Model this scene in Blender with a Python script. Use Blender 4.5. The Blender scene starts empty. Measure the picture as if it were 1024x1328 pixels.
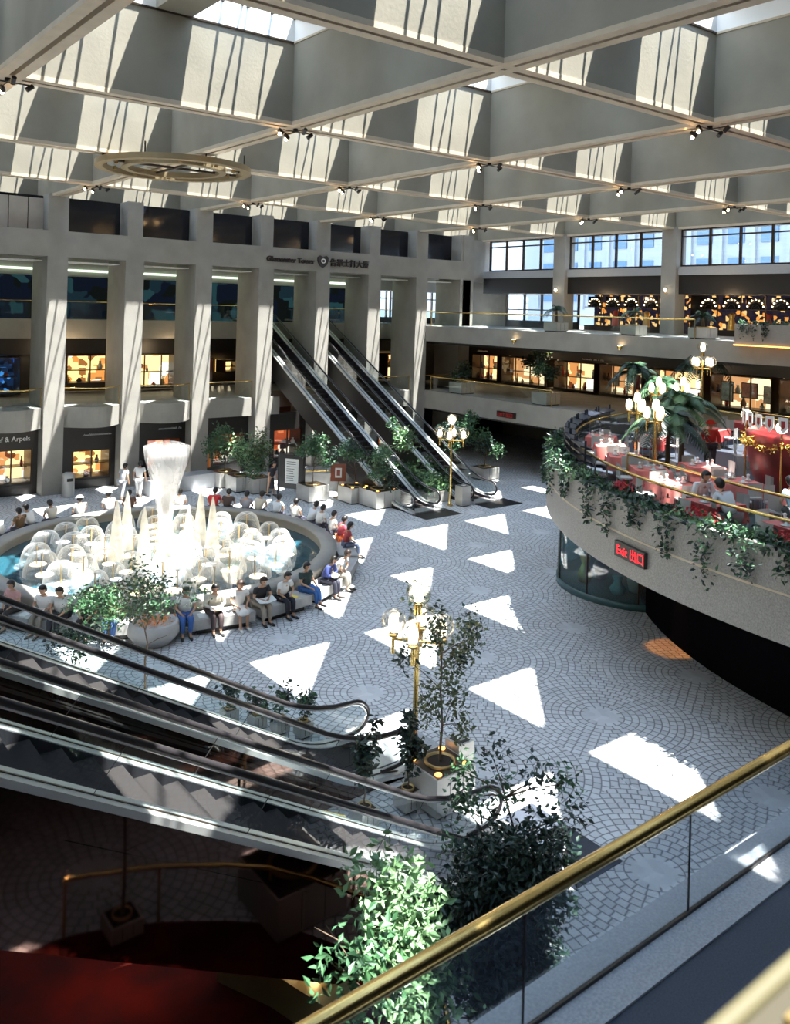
import bpy, math, random
from mathutils import Vector, Matrix, Euler
random.seed(7)
PI = math.pi
C = bpy.context.scene.collection
sc = bpy.context.scene

# ------------------------------------------------------------------ materials
MATS = {}
def nodes_mat(name):
    m = bpy.data.materials.new(name); m.use_nodes = True
    nt = m.node_tree; nt.nodes.clear()
    out = nt.nodes.new('ShaderNodeOutputMaterial')
    MATS[name] = m
    return m, nt, out
def N(nt, t, **kw):
    n = nt.nodes.new(t)
    for k, v in kw.items(): setattr(n, k, v)
    return n
def pbsdf(name, col, rough=.6, metal=0., spec=.5, var=0., scale=8., col2=None, bump=0., bscale=30., emit=None, estr=0., coat=0., stretch=None, trans=0.):
    m, nt, out = nodes_mat(name)
    b = N(nt, 'ShaderNodeBsdfPrincipled')
    b.inputs['Roughness'].default_value = rough
    b.inputs['Metallic'].default_value = metal
    b.inputs['Specular IOR Level'].default_value = spec
    b.inputs['Coat Weight'].default_value = coat
    tc = N(nt, 'ShaderNodeTexCoord')
    if var > 0 or col2:
        mp = N(nt, 'ShaderNodeMapping'); nt.links.new(tc.outputs['Object'], mp.inputs[0])
        if stretch: mp.inputs['Scale'].default_value = stretch
        nz = N(nt, 'ShaderNodeTexNoise'); nz.inputs['Scale'].default_value = scale; nz.inputs['Detail'].default_value = 6
        nt.links.new(mp.outputs[0], nz.inputs['Vector'])
        rp = N(nt, 'ShaderNodeValToRGB')
        c2 = col2 if col2 else tuple(c*(1-var) for c in col)
        rp.color_ramp.elements[0].position = .35; rp.color_ramp.elements[1].position = .65
        rp.color_ramp.elements[0].color = (*c2, 1); rp.color_ramp.elements[1].color = (*col, 1)
        nt.links.new(nz.outputs['Fac'], rp.inputs[0]); nt.links.new(rp.outputs[0], b.inputs['Base Color'])
    else:
        b.inputs['Base Color'].default_value = (*col, 1)
    if bump > 0:
        n2 = N(nt, 'ShaderNodeTexNoise'); n2.inputs['Scale'].default_value = bscale; n2.inputs['Detail'].default_value = 4
        nt.links.new(tc.outputs['Object'], n2.inputs['Vector'])
        bp = N(nt, 'ShaderNodeBump'); bp.inputs['Strength'].default_value = bump; bp.inputs['Distance'].default_value = .02
        nt.links.new(n2.outputs['Fac'], bp.inputs['Height']); nt.links.new(bp.outputs[0], b.inputs['Normal'])
    if emit:
        b.inputs['Emission Color'].default_value = (*emit, 1); b.inputs['Emission Strength'].default_value = estr
    nt.links.new(b.outputs[0], out.inputs[0])
    return m
def emis(name, col, s):
    m, nt, out = nodes_mat(name)
    e = N(nt, 'ShaderNodeEmission'); e.inputs[0].default_value = (*col, 1); e.inputs[1].default_value = s
    nt.links.new(e.outputs[0], out.inputs[0]); return m
def glassy(name, col=(1, 1, 1), refl=.08, rough=.02):
    m, nt, out = nodes_mat(name)
    t = N(nt, 'ShaderNodeBsdfTransparent'); t.inputs[0].default_value = (*col, 1)
    g = N(nt, 'ShaderNodeBsdfGlossy'); g.inputs['Roughness'].default_value = rough
    fr = N(nt, 'ShaderNodeLayerWeight'); fr.inputs[0].default_value = .25
    mm = N(nt, 'ShaderNodeMath', operation='MULTIPLY_ADD'); mm.inputs[1].default_value = .35; mm.inputs[2].default_value = refl
    nt.links.new(fr.outputs['Fresnel'], mm.inputs[0])
    mx = N(nt, 'ShaderNodeMixShader'); nt.links.new(mm.outputs[0], mx.inputs[0])
    nt.links.new(t.outputs[0], mx.inputs[1]); nt.links.new(g.outputs[0], mx.inputs[2])
    nt.links.new(mx.outputs[0], out.inputs[0]); return m
def veil(name, col, alpha, emit=0., noise=0., nscale=4., vstretch=1.):
    """falling water: part see-through white film"""
    m, nt, out = nodes_mat(name)
    t = N(nt, 'ShaderNodeBsdfTransparent')
    d = N(nt, 'ShaderNodeBsdfTranslucent'); d.inputs[0].default_value = (*col, 1)
    d2 = N(nt, 'ShaderNodeBsdfDiffuse'); d2.inputs[0].default_value = (*col, 1)
    ad = N(nt, 'ShaderNodeMixShader'); ad.inputs[0].default_value = .5
    nt.links.new(d.outputs[0], ad.inputs[1]); nt.links.new(d2.outputs[0], ad.inputs[2])
    mx = N(nt, 'ShaderNodeMixShader'); mx.inputs[0].default_value = alpha
    if noise > 0:
        tc = N(nt, 'ShaderNodeTexCoord'); mp = N(nt, 'ShaderNodeMapping'); mp.inputs['Scale'].default_value = (1, 1, vstretch)
        nt.links.new(tc.outputs['Object'], mp.inputs[0])
        nz = N(nt, 'ShaderNodeTexNoise'); nz.inputs['Scale'].default_value = nscale; nt.links.new(mp.outputs[0], nz.inputs['Vector'])
        mr = N(nt, 'ShaderNodeMapRange'); mr.inputs[1].default_value = .3; mr.inputs[2].default_value = .7
        mr.inputs[3].default_value = alpha-noise; mr.inputs[4].default_value = alpha+noise
        nt.links.new(nz.outputs['Fac'], mr.inputs[0]); nt.links.new(mr.outputs[0], mx.inputs[0])
    nt.links.new(t.outputs[0], mx.inputs[1]); nt.links.new(ad.outputs[0], mx.inputs[2])
    nt.links.new(mx.outputs[0], out.inputs[0]); return m

concrete = pbsdf('concrete', (.33, .315, .285), .85, var=.16, scale=.9, bump=.35, bscale=22)
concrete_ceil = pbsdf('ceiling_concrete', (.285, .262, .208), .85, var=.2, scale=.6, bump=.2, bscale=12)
concrete_beam_edge = pbsdf('beam_edge', (.56, .47, .35), .8, var=.12, scale=2)
white_up = pbsdf('white_paint', (.8, .8, .78), .6)
granite = pbsdf('granite', (.42, .43, .44), .55, col2=(.30, .31, .33), scale=40)
parapet_stone = pbsdf('parapet_granite', (.30, .28, .25), .45, col2=(.19, .18, .165), scale=28, spec=.6)
granite_dark = pbsdf('granite_dark', (.045, .055, .075), .55, col2=(.025, .032, .05), scale=60)
stone = pbsdf('stone', (.47, .46, .44), .7, var=.15, scale=3)
shade_black = pbsdf('shade_black', (.006, .006, .008), 1., spec=0.)
soot = pbsdf('dark_panel', (.014, .012, .012), .4)
dark_glass = pbsdf('dark_glass', (.008, .010, .018), .12, spec=.6)
bronze = pbsdf('bronze_frame', (.05, .035, .025), .35, metal=.6)
brass = pbsdf('brass', (.80, .56, .20), .22, metal=1.)
brass_dull = pbsdf('brass_dull', (.5, .36, .16), .4, metal=1.)
steel = pbsdf('brushed_steel', (.62, .62, .62), .35, metal=.8, stretch=(1, 1, 1))
steel_panel = pbsdf('steel_panel', (.55, .54, .51), .45, metal=.5, var=.1, scale=2)
deck_alu = pbsdf('deck_aluminium', (.66, .67, .66), .38, metal=.7)
mirror_brown = pbsdf('bronze_mirror', (.115, .07, .058), .045, metal=1.)
rubber = pbsdf('black_rubber', (.02, .018, .02), .3)
tread = pbsdf('step_metal', (.028, .024, .024), .9, metal=0., spec=.08)
skirt = pbsdf('skirt_panel', (.05, .05, .06), .35, metal=.5)
glass = glassy('balustrade_glass', (.86, .93, .93), .05)
glass_clear = glassy('window_glass', (.95, .98, 1.), .04)
glass_dome = glassy('globe_glass', (.97, .95, .9), .10)
soil = pbsdf('soil', (.03, .02, .015), .9)
leaf_g = pbsdf('leaf_green', (.05, .13, .05), .4, col2=(.03, .085, .04), scale=5)
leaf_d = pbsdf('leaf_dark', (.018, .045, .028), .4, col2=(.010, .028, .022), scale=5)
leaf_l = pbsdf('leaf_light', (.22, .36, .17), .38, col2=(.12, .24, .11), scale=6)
leaf_ol = pbsdf('leaf_olive', (.10, .12, .04), .45, col2=(.05, .09, .04), scale=6)
palm_g = pbsdf('palm_green', (.09, .17, .09), .4, col2=(.04, .10, .05), scale=5)
bark = pbsdf('bark', (.12, .08, .05), .8)
water = pbsdf('pool_water', (.012, .06, .085), .06, spec=.7, bump=.25, bscale=3)
pool_tile = pbsdf('pool_tile', (.03, .09, .11), .4)
black_paint = pbsdf('black_paint', (.012, .011, .012), .35)
paper = pbsdf('paper', (.72, .73, .70), .7)
cloth_pink = pbsdf('pink_cloth', (.72, .20, .17), .8)
cloth_white = pbsdf('white_cloth', (.8, .78, .74), .8)
cloth_red = pbsdf('red_cloth', (.33, .03, .03), .75)
red_carpet = pbsdf('red_carpet', (.09, .006, .003), .9, spec=.1, col2=(.03, .006, .005), scale=1.2)
olive_metal = pbsdf('olive_metal', (.20, .17, .075), .45, metal=.3)
porcelain = pbsdf('porcelain', (.85, .85, .83), .2)
sign_dark = pbsdf('sign_dark', (.02, .012, .012), .3)
bulb = emis('lit_bulb', (1., .72, .38), 14.)
bulb_soft = emis('lit_filament', (1., .86, .62), 6.)
spotlit = emis('spot_lamp_face', (1., .62, .28), 60.)
amber = emis('amber_light', (1., .42, .10), 3.)
led_red = emis('led_red', (1., .03, .04), 1.6)
led_dim = pbsdf('led_unlit_red', (.16, .02, .02), .4, emit=(1, .03, .03), estr=.12)
pool_lamp = emis('pool_lamp', (1., .84, .56), 2.6)
pool_lamp_b = emis('pool_lamp_pale', (.85, .93, 1.), 1.5)
jetwater = veil('jet_water', (.95, .95, .93), .2)
def edge_alpha(m, lo, hi):
    nt = m.node_tree; mx = [n for n in nt.nodes if n.type == 'MIX_SHADER'][-1]
    lw = N(nt, 'ShaderNodeLayerWeight'); lw.inputs[0].default_value = .35
    mr = N(nt, 'ShaderNodeMapRange'); mr.inputs[3].default_value = lo; mr.inputs[4].default_value = hi
    nt.links.new(lw.outputs['Facing'], mr.inputs[0]); nt.links.new(mr.outputs[0], mx.inputs[0])
edge_alpha(jetwater, .03, .75)
jetwater2 = veil('jet_spire_water', (.97, .94, .86), .6, noise=.15, nscale=3)
plumewater = veil('plume_water', (.96, .96, .96), .24, noise=.16, nscale=1.6, vstretch=.4)
cove = emis('cove_light', (.75, .92, .70), 1.3)
blue_neon = emis('blue_display_light', (.05, .25, .9), .8)
outdoor_white = pbsdf('outdoor_cladding', (.20, .23, .26), .7)
outdoor_glass = pbsdf('outdoor_window', (.05, .11, .19), .5)
asphalt = pbsdf('outdoor_ground', (.3, .3, .3), .9)
yellow_mag = pbsdf('yellow_paper', (.8, .62, .12), .6)

def make_cobbles():
    m, nt, out = nodes_mat('cobbled_floor')
    L = nt.links.new
    def M(op, a, b=None, c=None):
        n = N(nt, 'ShaderNodeMath', operation=op)
        for i, x in enumerate((a, b, c)):
            if x is None: continue
            if isinstance(x, (int, float)): n.inputs[i].default_value = x
            else: L(x, n.inputs[i])
        return n.outputs[0]
    tc = N(nt, 'ShaderNodeTexCoord'); sp = N(nt, 'ShaderNodeSeparateXYZ'); L(tc.outputs['Object'], sp.inputs[0])
    PX, PY = 3.9745, 4.2785
    def cell(s, org, p):
        a = M('DIVIDE', M('SUBTRACT', s, org), p)
        return M('MULTIPLY', M('SUBTRACT', a, M('ROUND', a)), p)
    x = cell(sp.outputs[0], 13.12, PX); y = cell(sp.outputs[1], 8.89, PY)
    r = M('SQRT', M('ADD', M('MULTIPLY', x, x), M('MULTIPLY', y, y)))
    rr = M('DIVIDE', r, .175)
    ring = M('FLOOR', rr); fr = M('SUBTRACT', rr, ring)
    ang = M('DIVIDE', M('ADD', M('ARCTAN2', y, x), PI), 2*PI)
    cnt = M('MULTIPLY', M('ROUND', M('MULTIPLY', M('ADD', ring, .5), 5.2)), 1.)
    wob = M('MULTIPLY', M('FRACT', M('MULTIPLY', ring, .618)), 1.)
    aa = M('ADD', M('MULTIPLY', ang, cnt), wob)
    fa = M('FRACT', aa)
    dr = M('MINIMUM', fr, M('SUBTRACT', 1., fr)); da = M('MINIMUM', fa, M('SUBTRACT', 1., fa))
    d = M('MINIMUM', dr, da)
    joint = M('SMOOTH_MIN', M('MULTIPLY', d, 8.), 1., .2)
    joint = M('MAXIMUM', M('MINIMUM', joint, 1.), 0.)
    centre = M('GREATER_THAN', r, .40)         # plain disc at the middle of every fan
    j2 = M('MAXIMUM', joint, M('SUBTRACT', 1., centre))
    rnd = N(nt, 'ShaderNodeTexWhiteNoise', noise_dimensions='2D')
    cv = N(nt, 'ShaderNodeCombineXYZ'); L(ring, cv.inputs[0]); L(M('FLOOR', aa), cv.inputs[1]); L(cv.outputs[0], rnd.inputs['Vector'])
    var = M('MULTIPLY_ADD', rnd.outputs['Value'], .22, .86)
    big = N(nt, 'ShaderNodeTexNoise'); big.inputs['Scale'].default_value = .25; L(tc.outputs['Object'], big.inputs['Vector'])
    var2 = M('MULTIPLY', var, M('MULTIPLY_ADD', big.outputs['Fac'], .3, .85))
    mx = N(nt, 'ShaderNodeMix', data_type='RGBA'); L(j2, mx.inputs[0])
    mx.inputs[6].default_value = (.16, .16, .165, 1); mx.inputs[7].default_value = (.62, .63, .64, 1)
    hs = N(nt, 'ShaderNodeVectorMath', operation='SCALE'); L(mx.outputs[2], hs.inputs[0]); L(var2, hs.inputs['Scale'])
    b = N(nt, 'ShaderNodeBsdfPrincipled'); b.inputs['Roughness'].default_value = .55; b.inputs['Specular IOR Level'].default_value = .35
    L(hs.outputs[0], b.inputs['Base Color'])
    bp = N(nt, 'ShaderNodeBump'); bp.inputs['Strength'].default_value = .4; bp.inputs['Distance'].default_value = .02
    L(j2, bp.inputs['Height']); L(bp.outputs[0], b.inputs['Normal'])
    L(b.outputs[0], out.inputs[0]); return m
cobbles = make_cobbles()

def make_display(name, c1, c2, s, scale=3., seed=0., thr=.45, hi=None, mid=None):
    """back wall of a lit shop window: warm light panel with goods-like blocks of colour"""
    m, nt, out = nodes_mat(name)
    tc = N(nt, 'ShaderNodeTexCoord')
    mp = N(nt, 'ShaderNodeMapping'); mp.inputs['Location'].default_value = (seed, seed*.7, seed*1.3)
    nt.links.new(tc.outputs['Object'], mp.inputs[0])
    v = N(nt, 'ShaderNodeTexVoronoi'); v.inputs['Scale'].default_value = scale; v.distance = 'CHEBYCHEV'
    nt.links.new(mp.outputs[0], v.inputs['Vector'])
    sep = N(nt, 'ShaderNodeSeparateColor'); nt.links.new(v.outputs['Color'], sep.inputs[0])
    rp = N(nt, 'ShaderNodeValToRGB'); rp.color_ramp.interpolation = 'CONSTANT'
    e = rp.color_ramp.elements; e[0].position = 0; e[0].color = (*c2, 1); e[1].position = thr; e[1].color = (*c1, 1)
    x = e.new(thr*.5); x.color = (*(mid or (c1[0]*.5, c1[1]*.3, c1[2]*.2)), 1)
    x = e.new(.85); x.color = (*(hi or (1, .9, .7)), 1)
    nt.links.new(sep.outputs[0], rp.inputs[0])
    em = N(nt, 'ShaderNodeEmission'); em.inputs[1].default_value = s; nt.links.new(rp.outputs[0], em.inputs[0])
    nt.links.new(em.outputs[0], out.inputs[0]); return m
disp_gold = make_display('gold_display', (1., .62, .20), (.22, .08, .02), 1.5, 2.2, 1., .35)
disp_warm = make_display('warm_display', (1., .66, .28), (.12, .03, .01), 1.3, 1.4, 4., .5)
disp_red = make_display('red_display', (.75, .20, .06), (.02, .01, .01), .8, 1.8, 9., .6)
disp_cream = make_display('cream_display', (1., .76, .42), (.45, .2, .06), 1.1, .9, 2., .3)
disp_teal = make_display('dark_teal_display', (.006, .014, .02), (.003, .005, .010), 1., 1.2, 3., .6, (.01, .03, .035))

# ------------------------------------------------------------------ mesh helper
class MB:
    def __init__(s): s.v = []; s.f = []; s.mi = []; s.sm = []; s.mats = []
    def m(s, mat):
        if mat not in s.mats: s.mats.append(mat)
        return s.mats.index(mat)
    def add(s, vs, fs, mat, smooth=False, M=None):
        o = len(s.v)
        if M is not None: vs = [tuple(M @ Vector(p)) for p in vs]
        s.v += [tuple(p) for p in vs]; i = s.m(mat)
        for f in fs: s.f.append(tuple(a+o for a in f)); s.mi.append(i); s.sm.append(smooth)
        return s
    def box(s, x0, x1, y0, y1, z0, z1, mat, M=None):
        vs = [(x, y, z) for z in (z0, z1) for (x, y) in ((x0, y0), (x1, y0), (x1, y1), (x0, y1))]
        return s.add(vs, [(3, 2, 1, 0), (4, 5, 6, 7), (0, 1, 5, 4), (1, 2, 6, 5), (2, 3, 7, 6), (3, 0, 4, 7)], mat, False, M)
    def quad(s, a, b, c, d, mat): return s.add([a, b, c, d], [(0, 1, 2, 3)], mat)
    def prism(s, poly, z0, z1, mat, M=None, smooth=False):
        n = len(poly)
        vs = [(p[0], p[1], z0) for p in poly]+[(p[0], p[1], z1) for p in poly]
        fs = [tuple(range(n-1, -1, -1)), tuple(range(n, 2*n))]
        s.add(vs, fs, mat, False, M); s.add(vs, [(i, (i+1) % n, n+(i+1) % n, n+i) for i in range(n)], mat, smooth, M); return s
    def vprism(s, prof, y0, y1, mat, M=None):
        """profile in XZ extruded along Y"""
        n = len(prof); vs = [(p[0], y0, p[1]) for p in prof]+[(p[0], y1, p[1]) for p in prof]
        fs = [tuple(range(n)), tuple(range(2*n-1, n-1, -1))]+[(n+i, n+(i+1) % n, (i+1) % n, i) for i in range(n)]
        return s.add(vs, fs, mat, False, M)
    def lathe(s, prof, mat, n=16, M=None, smooth=True, a0=0, a1=2*PI, cx=0, cy=0):
        full = abs(a1-a0-2*PI) < 1e-6; k = n if full else n+1
        vs = []; fs = []
        for i in range(k):
            a = a0+(a1-a0)*i/n
            for r, z in prof: vs.append((cx+r*math.cos(a), cy+r*math.sin(a), z))
        p = len(prof)
        for i in range(n):
            j = (i+1) % k
            for q in range(p-1): fs.append((i*p+q, j*p+q, j*p+q+1, i*p+q+1))
        return s.add(vs, fs, mat, smooth, M)
    def cyl(s, x, y, z0, z1, r, mat, n=14, r2=None, M=None):
        r2 = r if r2 is None else r2
        s.lathe([(r, z0), (r2, z1)], mat, n, M, True, cx=x, cy=y)
        for z, rr, fl in ((z0, r, 1), (z1, r2, 0)):
            vs = [(x+rr*math.cos(2*PI*i/n), y+rr*math.sin(2*PI*i/n), z) for i in range(n)]
            s.add(vs, [tuple(range(n-1, -1, -1)) if fl else tuple(range(n))], mat, False, M)
        return s
    def ball(s, x, y, z, r, mat, n=14, sz=1., sx=1., sy=1., M=None):
        vs = []; k = max(6, n//2+2)
        for i in range(k+1):
            t = PI*i/k
            for j in range(n):
                a = 2*PI*j/n; vs.append((x+sx*r*math.sin(t)*math.cos(a), y+sy*r*math.sin(t)*math.sin(a), z+sz*r*math.cos(t)))
        fs = [(i*n+j, (i+1)*n+j, (i+1)*n+(j+1) % n, i*n+(j+1) % n) for i in range(k) for j in range(n)]
        return s.add(vs, fs, mat, True, M)
    def tube(s, pts, r, mat, n=8, rs=None, closed=False, M=None):
        P = [Vector(p) for p in pts]; K = len(P); vs = []; fs = []
        up = None
        for i in range(K):
            if closed: d = P[(i+1) % K]-P[i-1]
            else: d = P[min(i+1, K-1)]-P[max(i-1, 0)]
            d = d.normalized() if d.length > 1e-9 else Vector((0, 0, 1))
            if up is None: up = Vector((0, 0, 1)) if abs(d.z) < .9 else Vector((1, 0, 0))
            a = d.cross(up)
            if a.length < 1e-4: a = d.cross(Vector((1, 0, 0)))
            a.normalize(); b = a.cross(d).normalized(); up = b
            rr = rs[i] if rs else r
            for j in range(n):
                t = 2*PI*j/n; vs.append(tuple(P[i]+a*rr*math.cos(t)+b*rr*math.sin(t)))
        for i in range(K if closed else K-1):
            i2 = (i+1) % K
            for j in range(n): fs.append((i*n+j, i*n+(j+1) % n, i2*n+(j+1) % n, i2*n+j))
        s.add(vs, fs, mat, True, M)
        if not closed: s.add(vs[:n]+vs[-n:], [tuple(range(n)), tuple(range(2*n-1, n-1, -1))], mat, False, M)
        return s
    def sweep(s, pts, sec, mat, closed=False, M=None):
        """section (side, up) carried along a path that stays in plan (z up)"""
        P = [Vector(p) for p in pts]; K = len(P); n = len(sec); vs = []; fs = []
        for i in range(K):
            if closed: d = P[(i+1) % K]-P[i-1]
            else: d = P[min(i+1, K-1)]-P[max(i-1, 0)]
            d.z = 0; d.normalize(); a = Vector((d.y, -d.x, 0))
            for (q, w) in sec: vs.append(tuple(P[i]+a*q+Vector((0, 0, w))))
        for i in range(K if closed else K-1):
            i2 = (i+1) % K
            for j in range(n): fs.append((i*n+j, i*n+(j+1) % n, i2*n+(j+1) % n, i2*n+j))
        if not closed: fs += [tuple(range(n-1, -1, -1)), tuple(range((K-1)*n, K*n))]
        return s.add(vs, fs, mat, False, M)
    def mesh(s, name):
        me = bpy.data.meshes.new(name); me.from_pydata(s.v, [], s.f)
        for m in s.mats: me.materials.append(m)
        me.polygons.foreach_set('material_index', s.mi); me.polygons.foreach_set('use_smooth', s.sm); me.update()
        return me
    def build(s, name, parent=None, loc=None, rot=None):
        o = bpy.data.objects.new(name, s.mesh(name)); C.objects.link(o)
        if parent: o.parent = parent
        if loc: o.location = loc
        if rot is not None: o.rotation_euler = (0, 0, rot) if isinstance(rot, (int, float)) else rot
        return o
def struct(o): o['kind'] = 'structure'; return o
def tag(o, label, cat, group=None, kind=None):
    o['label'] = label; o['category'] = cat
    if group: o['group'] = group
    if kind: o['kind'] = kind
    return o
def thing(name, label, cat, loc=(0, 0, 0), rz=0., group=None):
    o = bpy.data.objects.new(name, None); C.objects.link(o); o.location = loc; o.rotation_euler = (0, 0, rz)
    o.empty_display_size = .2
    return tag(o, label, cat, group)
def copy_tree(o, parent=None):
    c = o.copy(); C.objects.link(c)
    if parent: c.parent = parent
    for ch in list(o.children): copy_tree(ch, c)
    return c
def place(o, loc, rz=0., label=None, group=None):
    o.location = loc; o.rotation_euler = (0, 0, rz)
    if label: o['label'] = label
    if group: o['group'] = group
    return o
def proto(make):
    st = {'o': None}
    def put(loc, rz, label, group=None):
        if st['o'] is None: st['o'] = make(); o = st['o']
        else: o = copy_tree(st['o'])
        return place(o, loc, rz, label, group)
    return put
ORD = ['first', 'second', 'third', 'fourth', 'fifth', 'sixth', 'seventh', 'eighth', 'ninth', 'tenth', 'eleventh', 'twelfth', 'thirteenth', 'fourteenth', 'fifteenth', 'sixteenth', 'seventeenth', 'eighteenth', 'nineteenth', 'twentieth']
TN = [0]; WN = [0]; DN = [0]
def trim(): TN[0] += 1; return 'trim_%d' % TN[0]
def win(): WN[0] += 1; return 'window_%d' % WN[0]

# ------------------------------------------------------------------ numbers of the hall (metres)
GU, GV, PU, PV = 5.17, 4.61, 7.949, 8.557       # roof grid: beams at GU+i*PU and GV+j*PV
ZB, ZT = 15.04, 18.2                            # underside of beams, roof top
Z2, Z3 = 4.4, 8.75                              # upper floors
VF = 44.3                                       # face of the left colonnade
UE = 37.4                                       # slab edge of the right galleries
UR = 45.0                                       # right window wall

# floor
b = MB(); b.box(-14, 60, -10, 56, -.3, 0, cobbles); struct(b.build('floor'))

# ------------------------------------------------------------------ ceiling: deep waffle, half-grid cross beams, roof strips
us = [GU+i*PU for i in range(-2, 6)]; vs_ = [GV+j*PV for j in range(-1, 6)]
U0, U1, V0, V1 = us[0]-.3, us[-1]+.3, vs_[0]-.3, vs_[-1]+.3
b = MB()
def beam_v(u, z0, z1, w): b.box(u-w/2, u+w/2, V0, V1, z0, z1, concrete_ceil)
def beam_u(v, z0, z1, w): b.box(U0, U1, v-w/2, v+w/2, z0, z1, concrete_ceil)
for u in us:
    beam_v(u, ZB+.12, ZT-.3, .6)
    for s in (-1, 1): b.box(u+s*.19-.13, u+s*.19+.13, V0, V1, ZB, ZB+.12, concrete_beam_edge)
for v in vs_:
    beam_u(v, ZB+.125, ZT-.31, .6)
    for s in (-1, 1): b.box(U0, U1, v+s*.19-.13, v+s*.19+.13, ZB+.003, ZB+.123, concrete_beam_edge)
for i in range(len(us)-1): b.box(us[i]+PU/2-.5, us[i]+PU/2+.5, V0, V1, 17.45, 17.9, concrete_ceil)
for j in range(len(vs_)-1): b.box(U0, U1, vs_[j]+PV/2-.5, vs_[j]+PV/2+.5, 17.452, 17.9, concrete_ceil)
for i in range(2*len(us)-1):
    w = .6 if i % 2 else .305
    b.box(us[0]+i*PU/2-w, us[0]+i*PU/2+w, V0, V1, 17.9 if i % 2 else 17.46, ZT, white_up)
for j in range(2*len(vs_)-1):
    w = .6 if j % 2 else .307
    b.box(U0, U1, vs_[0]+j*PV/2-w, vs_[0]+j*PV/2+w, 17.902 if j % 2 else 17.462, ZT+.004, white_up)
for u in us: b.box(u-.33, u+.33, V0, V1, 17.40, 17.46, concrete_beam_edge)
for v in vs_: b.box(U0, U1, v-.335, v+.335, 17.402, 17.458, bronze)
struct(b.build('ceiling'))
# roof over the shops around the atrium
b = MB()
b.box(-14, U0, -10, 56, ZB, ZT, concrete_ceil); b.box(U1, UR+1.2, -10, 56, ZB+.02, ZT, concrete_ceil)
b.box(U0, U1, -10, V0, ZB, ZT, concrete_ceil); b.box(U0, U1, V1, 56, ZB+.02, ZT, concrete_ceil)
struct(b.build('ceiling'))
# skylights: glass triangle, bars, opaque white half added to shape the sun patches
tri_frame = MB(); tw = PU/2-.905; th = PV/2-.907
tri_frame.add([(0, 0, 0), (tw, 0, 0), (tw, th, 0), (0, 0, .06), (tw, 0, .06), (tw, th, .06)], [(0, 2, 1), (3, 4, 5), (0, 1, 4, 3), (1, 2, 5, 4), (2, 0, 3, 5)], white_up)
for k in (1, 2, 3):
    x = tw*k/4; y0 = th*x/tw
    tri_frame.box(x-.035, x+.035, y0, th, -.02, .07, bronze)
tri_frame.tube([(0, .03, .03), (tw, th, .03)], .05, bronze, 6)
tri_frame.tube([(.02, th*.02, .03), (tw*.45, th, .03)], .035, bronze, 6)
fm = tri_frame.mesh('skylight_frame_sun_mask')
g = MB(); g.add([(0, 0, .03), (tw, th, .03), (0, th, .03)], [(0, 1, 2)], glass_clear); gm = g.mesh('glass_pane')
for i in range(2*len(us)-2):
    for j in range(2*len(vs_)-2):
        o = bpy.data.objects.new(win(), fm); C.objects.link(o); struct(o)
        o.location = (us[0]+i*PU/2+(.6 if i % 2 else .305), vs_[0]+j*PV/2+(.6 if j % 2 else .307), ZT-.1)
        p = bpy.data.objects.new('glass_pane', gm); C.objects.link(p); p.parent = o

# ------------------------------------------------------------------ outer walls
b = MB(); b.box(-14, 60, -10.4, -10, 0, ZT, concrete); struct(b.build('wall_front'))
b = MB(); b.box(-14.4, -14, -10, 56, 0, ZT, concrete); struct(b.build('wall_left'))
b = MB()
b.box(-14, 37.2, 52, 52.4, 0, ZB, soot)
b.box(37.2, 50, 52, 52.4, 0, 9.2, soot); b.box(37.2, 50, 52, 52.4, 12.2, ZB, soot)
struct(b.build('wall_back'))
# ------------------------------------------------------------------ left colonnade building
cols = [GU+i*PU/2 for i in range(0, 10)]
for k, u in enumerate(cols):
    b = MB()
    b.box(u-.5, u+.5, VF, VF+2.6, 0, 12.0, concrete)
    struct(b.build('column'))
b = MB()
b.box(-14, 41.4, VF+.002, VF+.6, 12.0, 13.3, concrete)        # long fascia under the clerestory
b.box(-14, 41.4, VF+.6, 48.6, 12.35, 12.8, concrete)
for k, u in enumerate(cols):                                  # upper piers between dark panes
    w = .5 if k % 2 == 0 else .42
    b.box(u-w, u+w, VF+.05, VF+1.3, 13.3, ZB+.1, concrete)
struct(b.build('wall_left_fascia'))
for k in range(-1, len(cols)-1):
    u0 = cols[0]-PU/2+.5 if k < 0 else cols[k]+.5
    u1 = u0+PU/2-1.0
    o = MB().box(u0, u1, VF+1.0, VF+1.06, 13.3, ZB+.05, dark_glass).build(win()); struct(o)
# pale blinds behind the leftmost pane
b = MB()
for q in range(3): b.box(10.05+q*.92, 10.93+q*.92, VF+.9, VF+.93, 13.35, 14.95, steel_panel)
tag(b.build('window_blind'), 'pale hanging blind panels in the upper left window', 'blind')
# floor slabs of the left building
def bow(u0, u1, depth, n=12):
    return [(u0+(u1-u0)*i/n, VF+.25-depth*math.sin(PI*i/n)) for i in range(n+1)]
b = MB()
edge = [(-14, VF+.25)]
for k in range(0, 5):
    u0, u1 = cols[k]+.5, cols[k+1]-.5
    if k < 0: continue
    if k <= 3: edge += bow(u0, u1, .95 if k <= 3 else .3)
edge += [(24.6, VF+.25), (26.3, VF+.25), (26.3, 47.6), (32.1, 47.6), (32.1, VF+.25), (41.4, VF+.25), (41.4, 52), (-14, 52)]
b.prism(edge, 3.35, Z2, concrete)
struct(b.build('floor'))
b = MB(); b.box(-14, 60, 48.6, 52, 7.7, Z3, concrete)
struct(b.build('floor'))
b = MB(); b.box(-14, 48.0, 50.6, 52, 11.2, 12.3, concrete); b.box(-14, 37.0, 50.45, 50.6, 11.5, 11.62, cove); struct(b.build(trim()))
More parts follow.
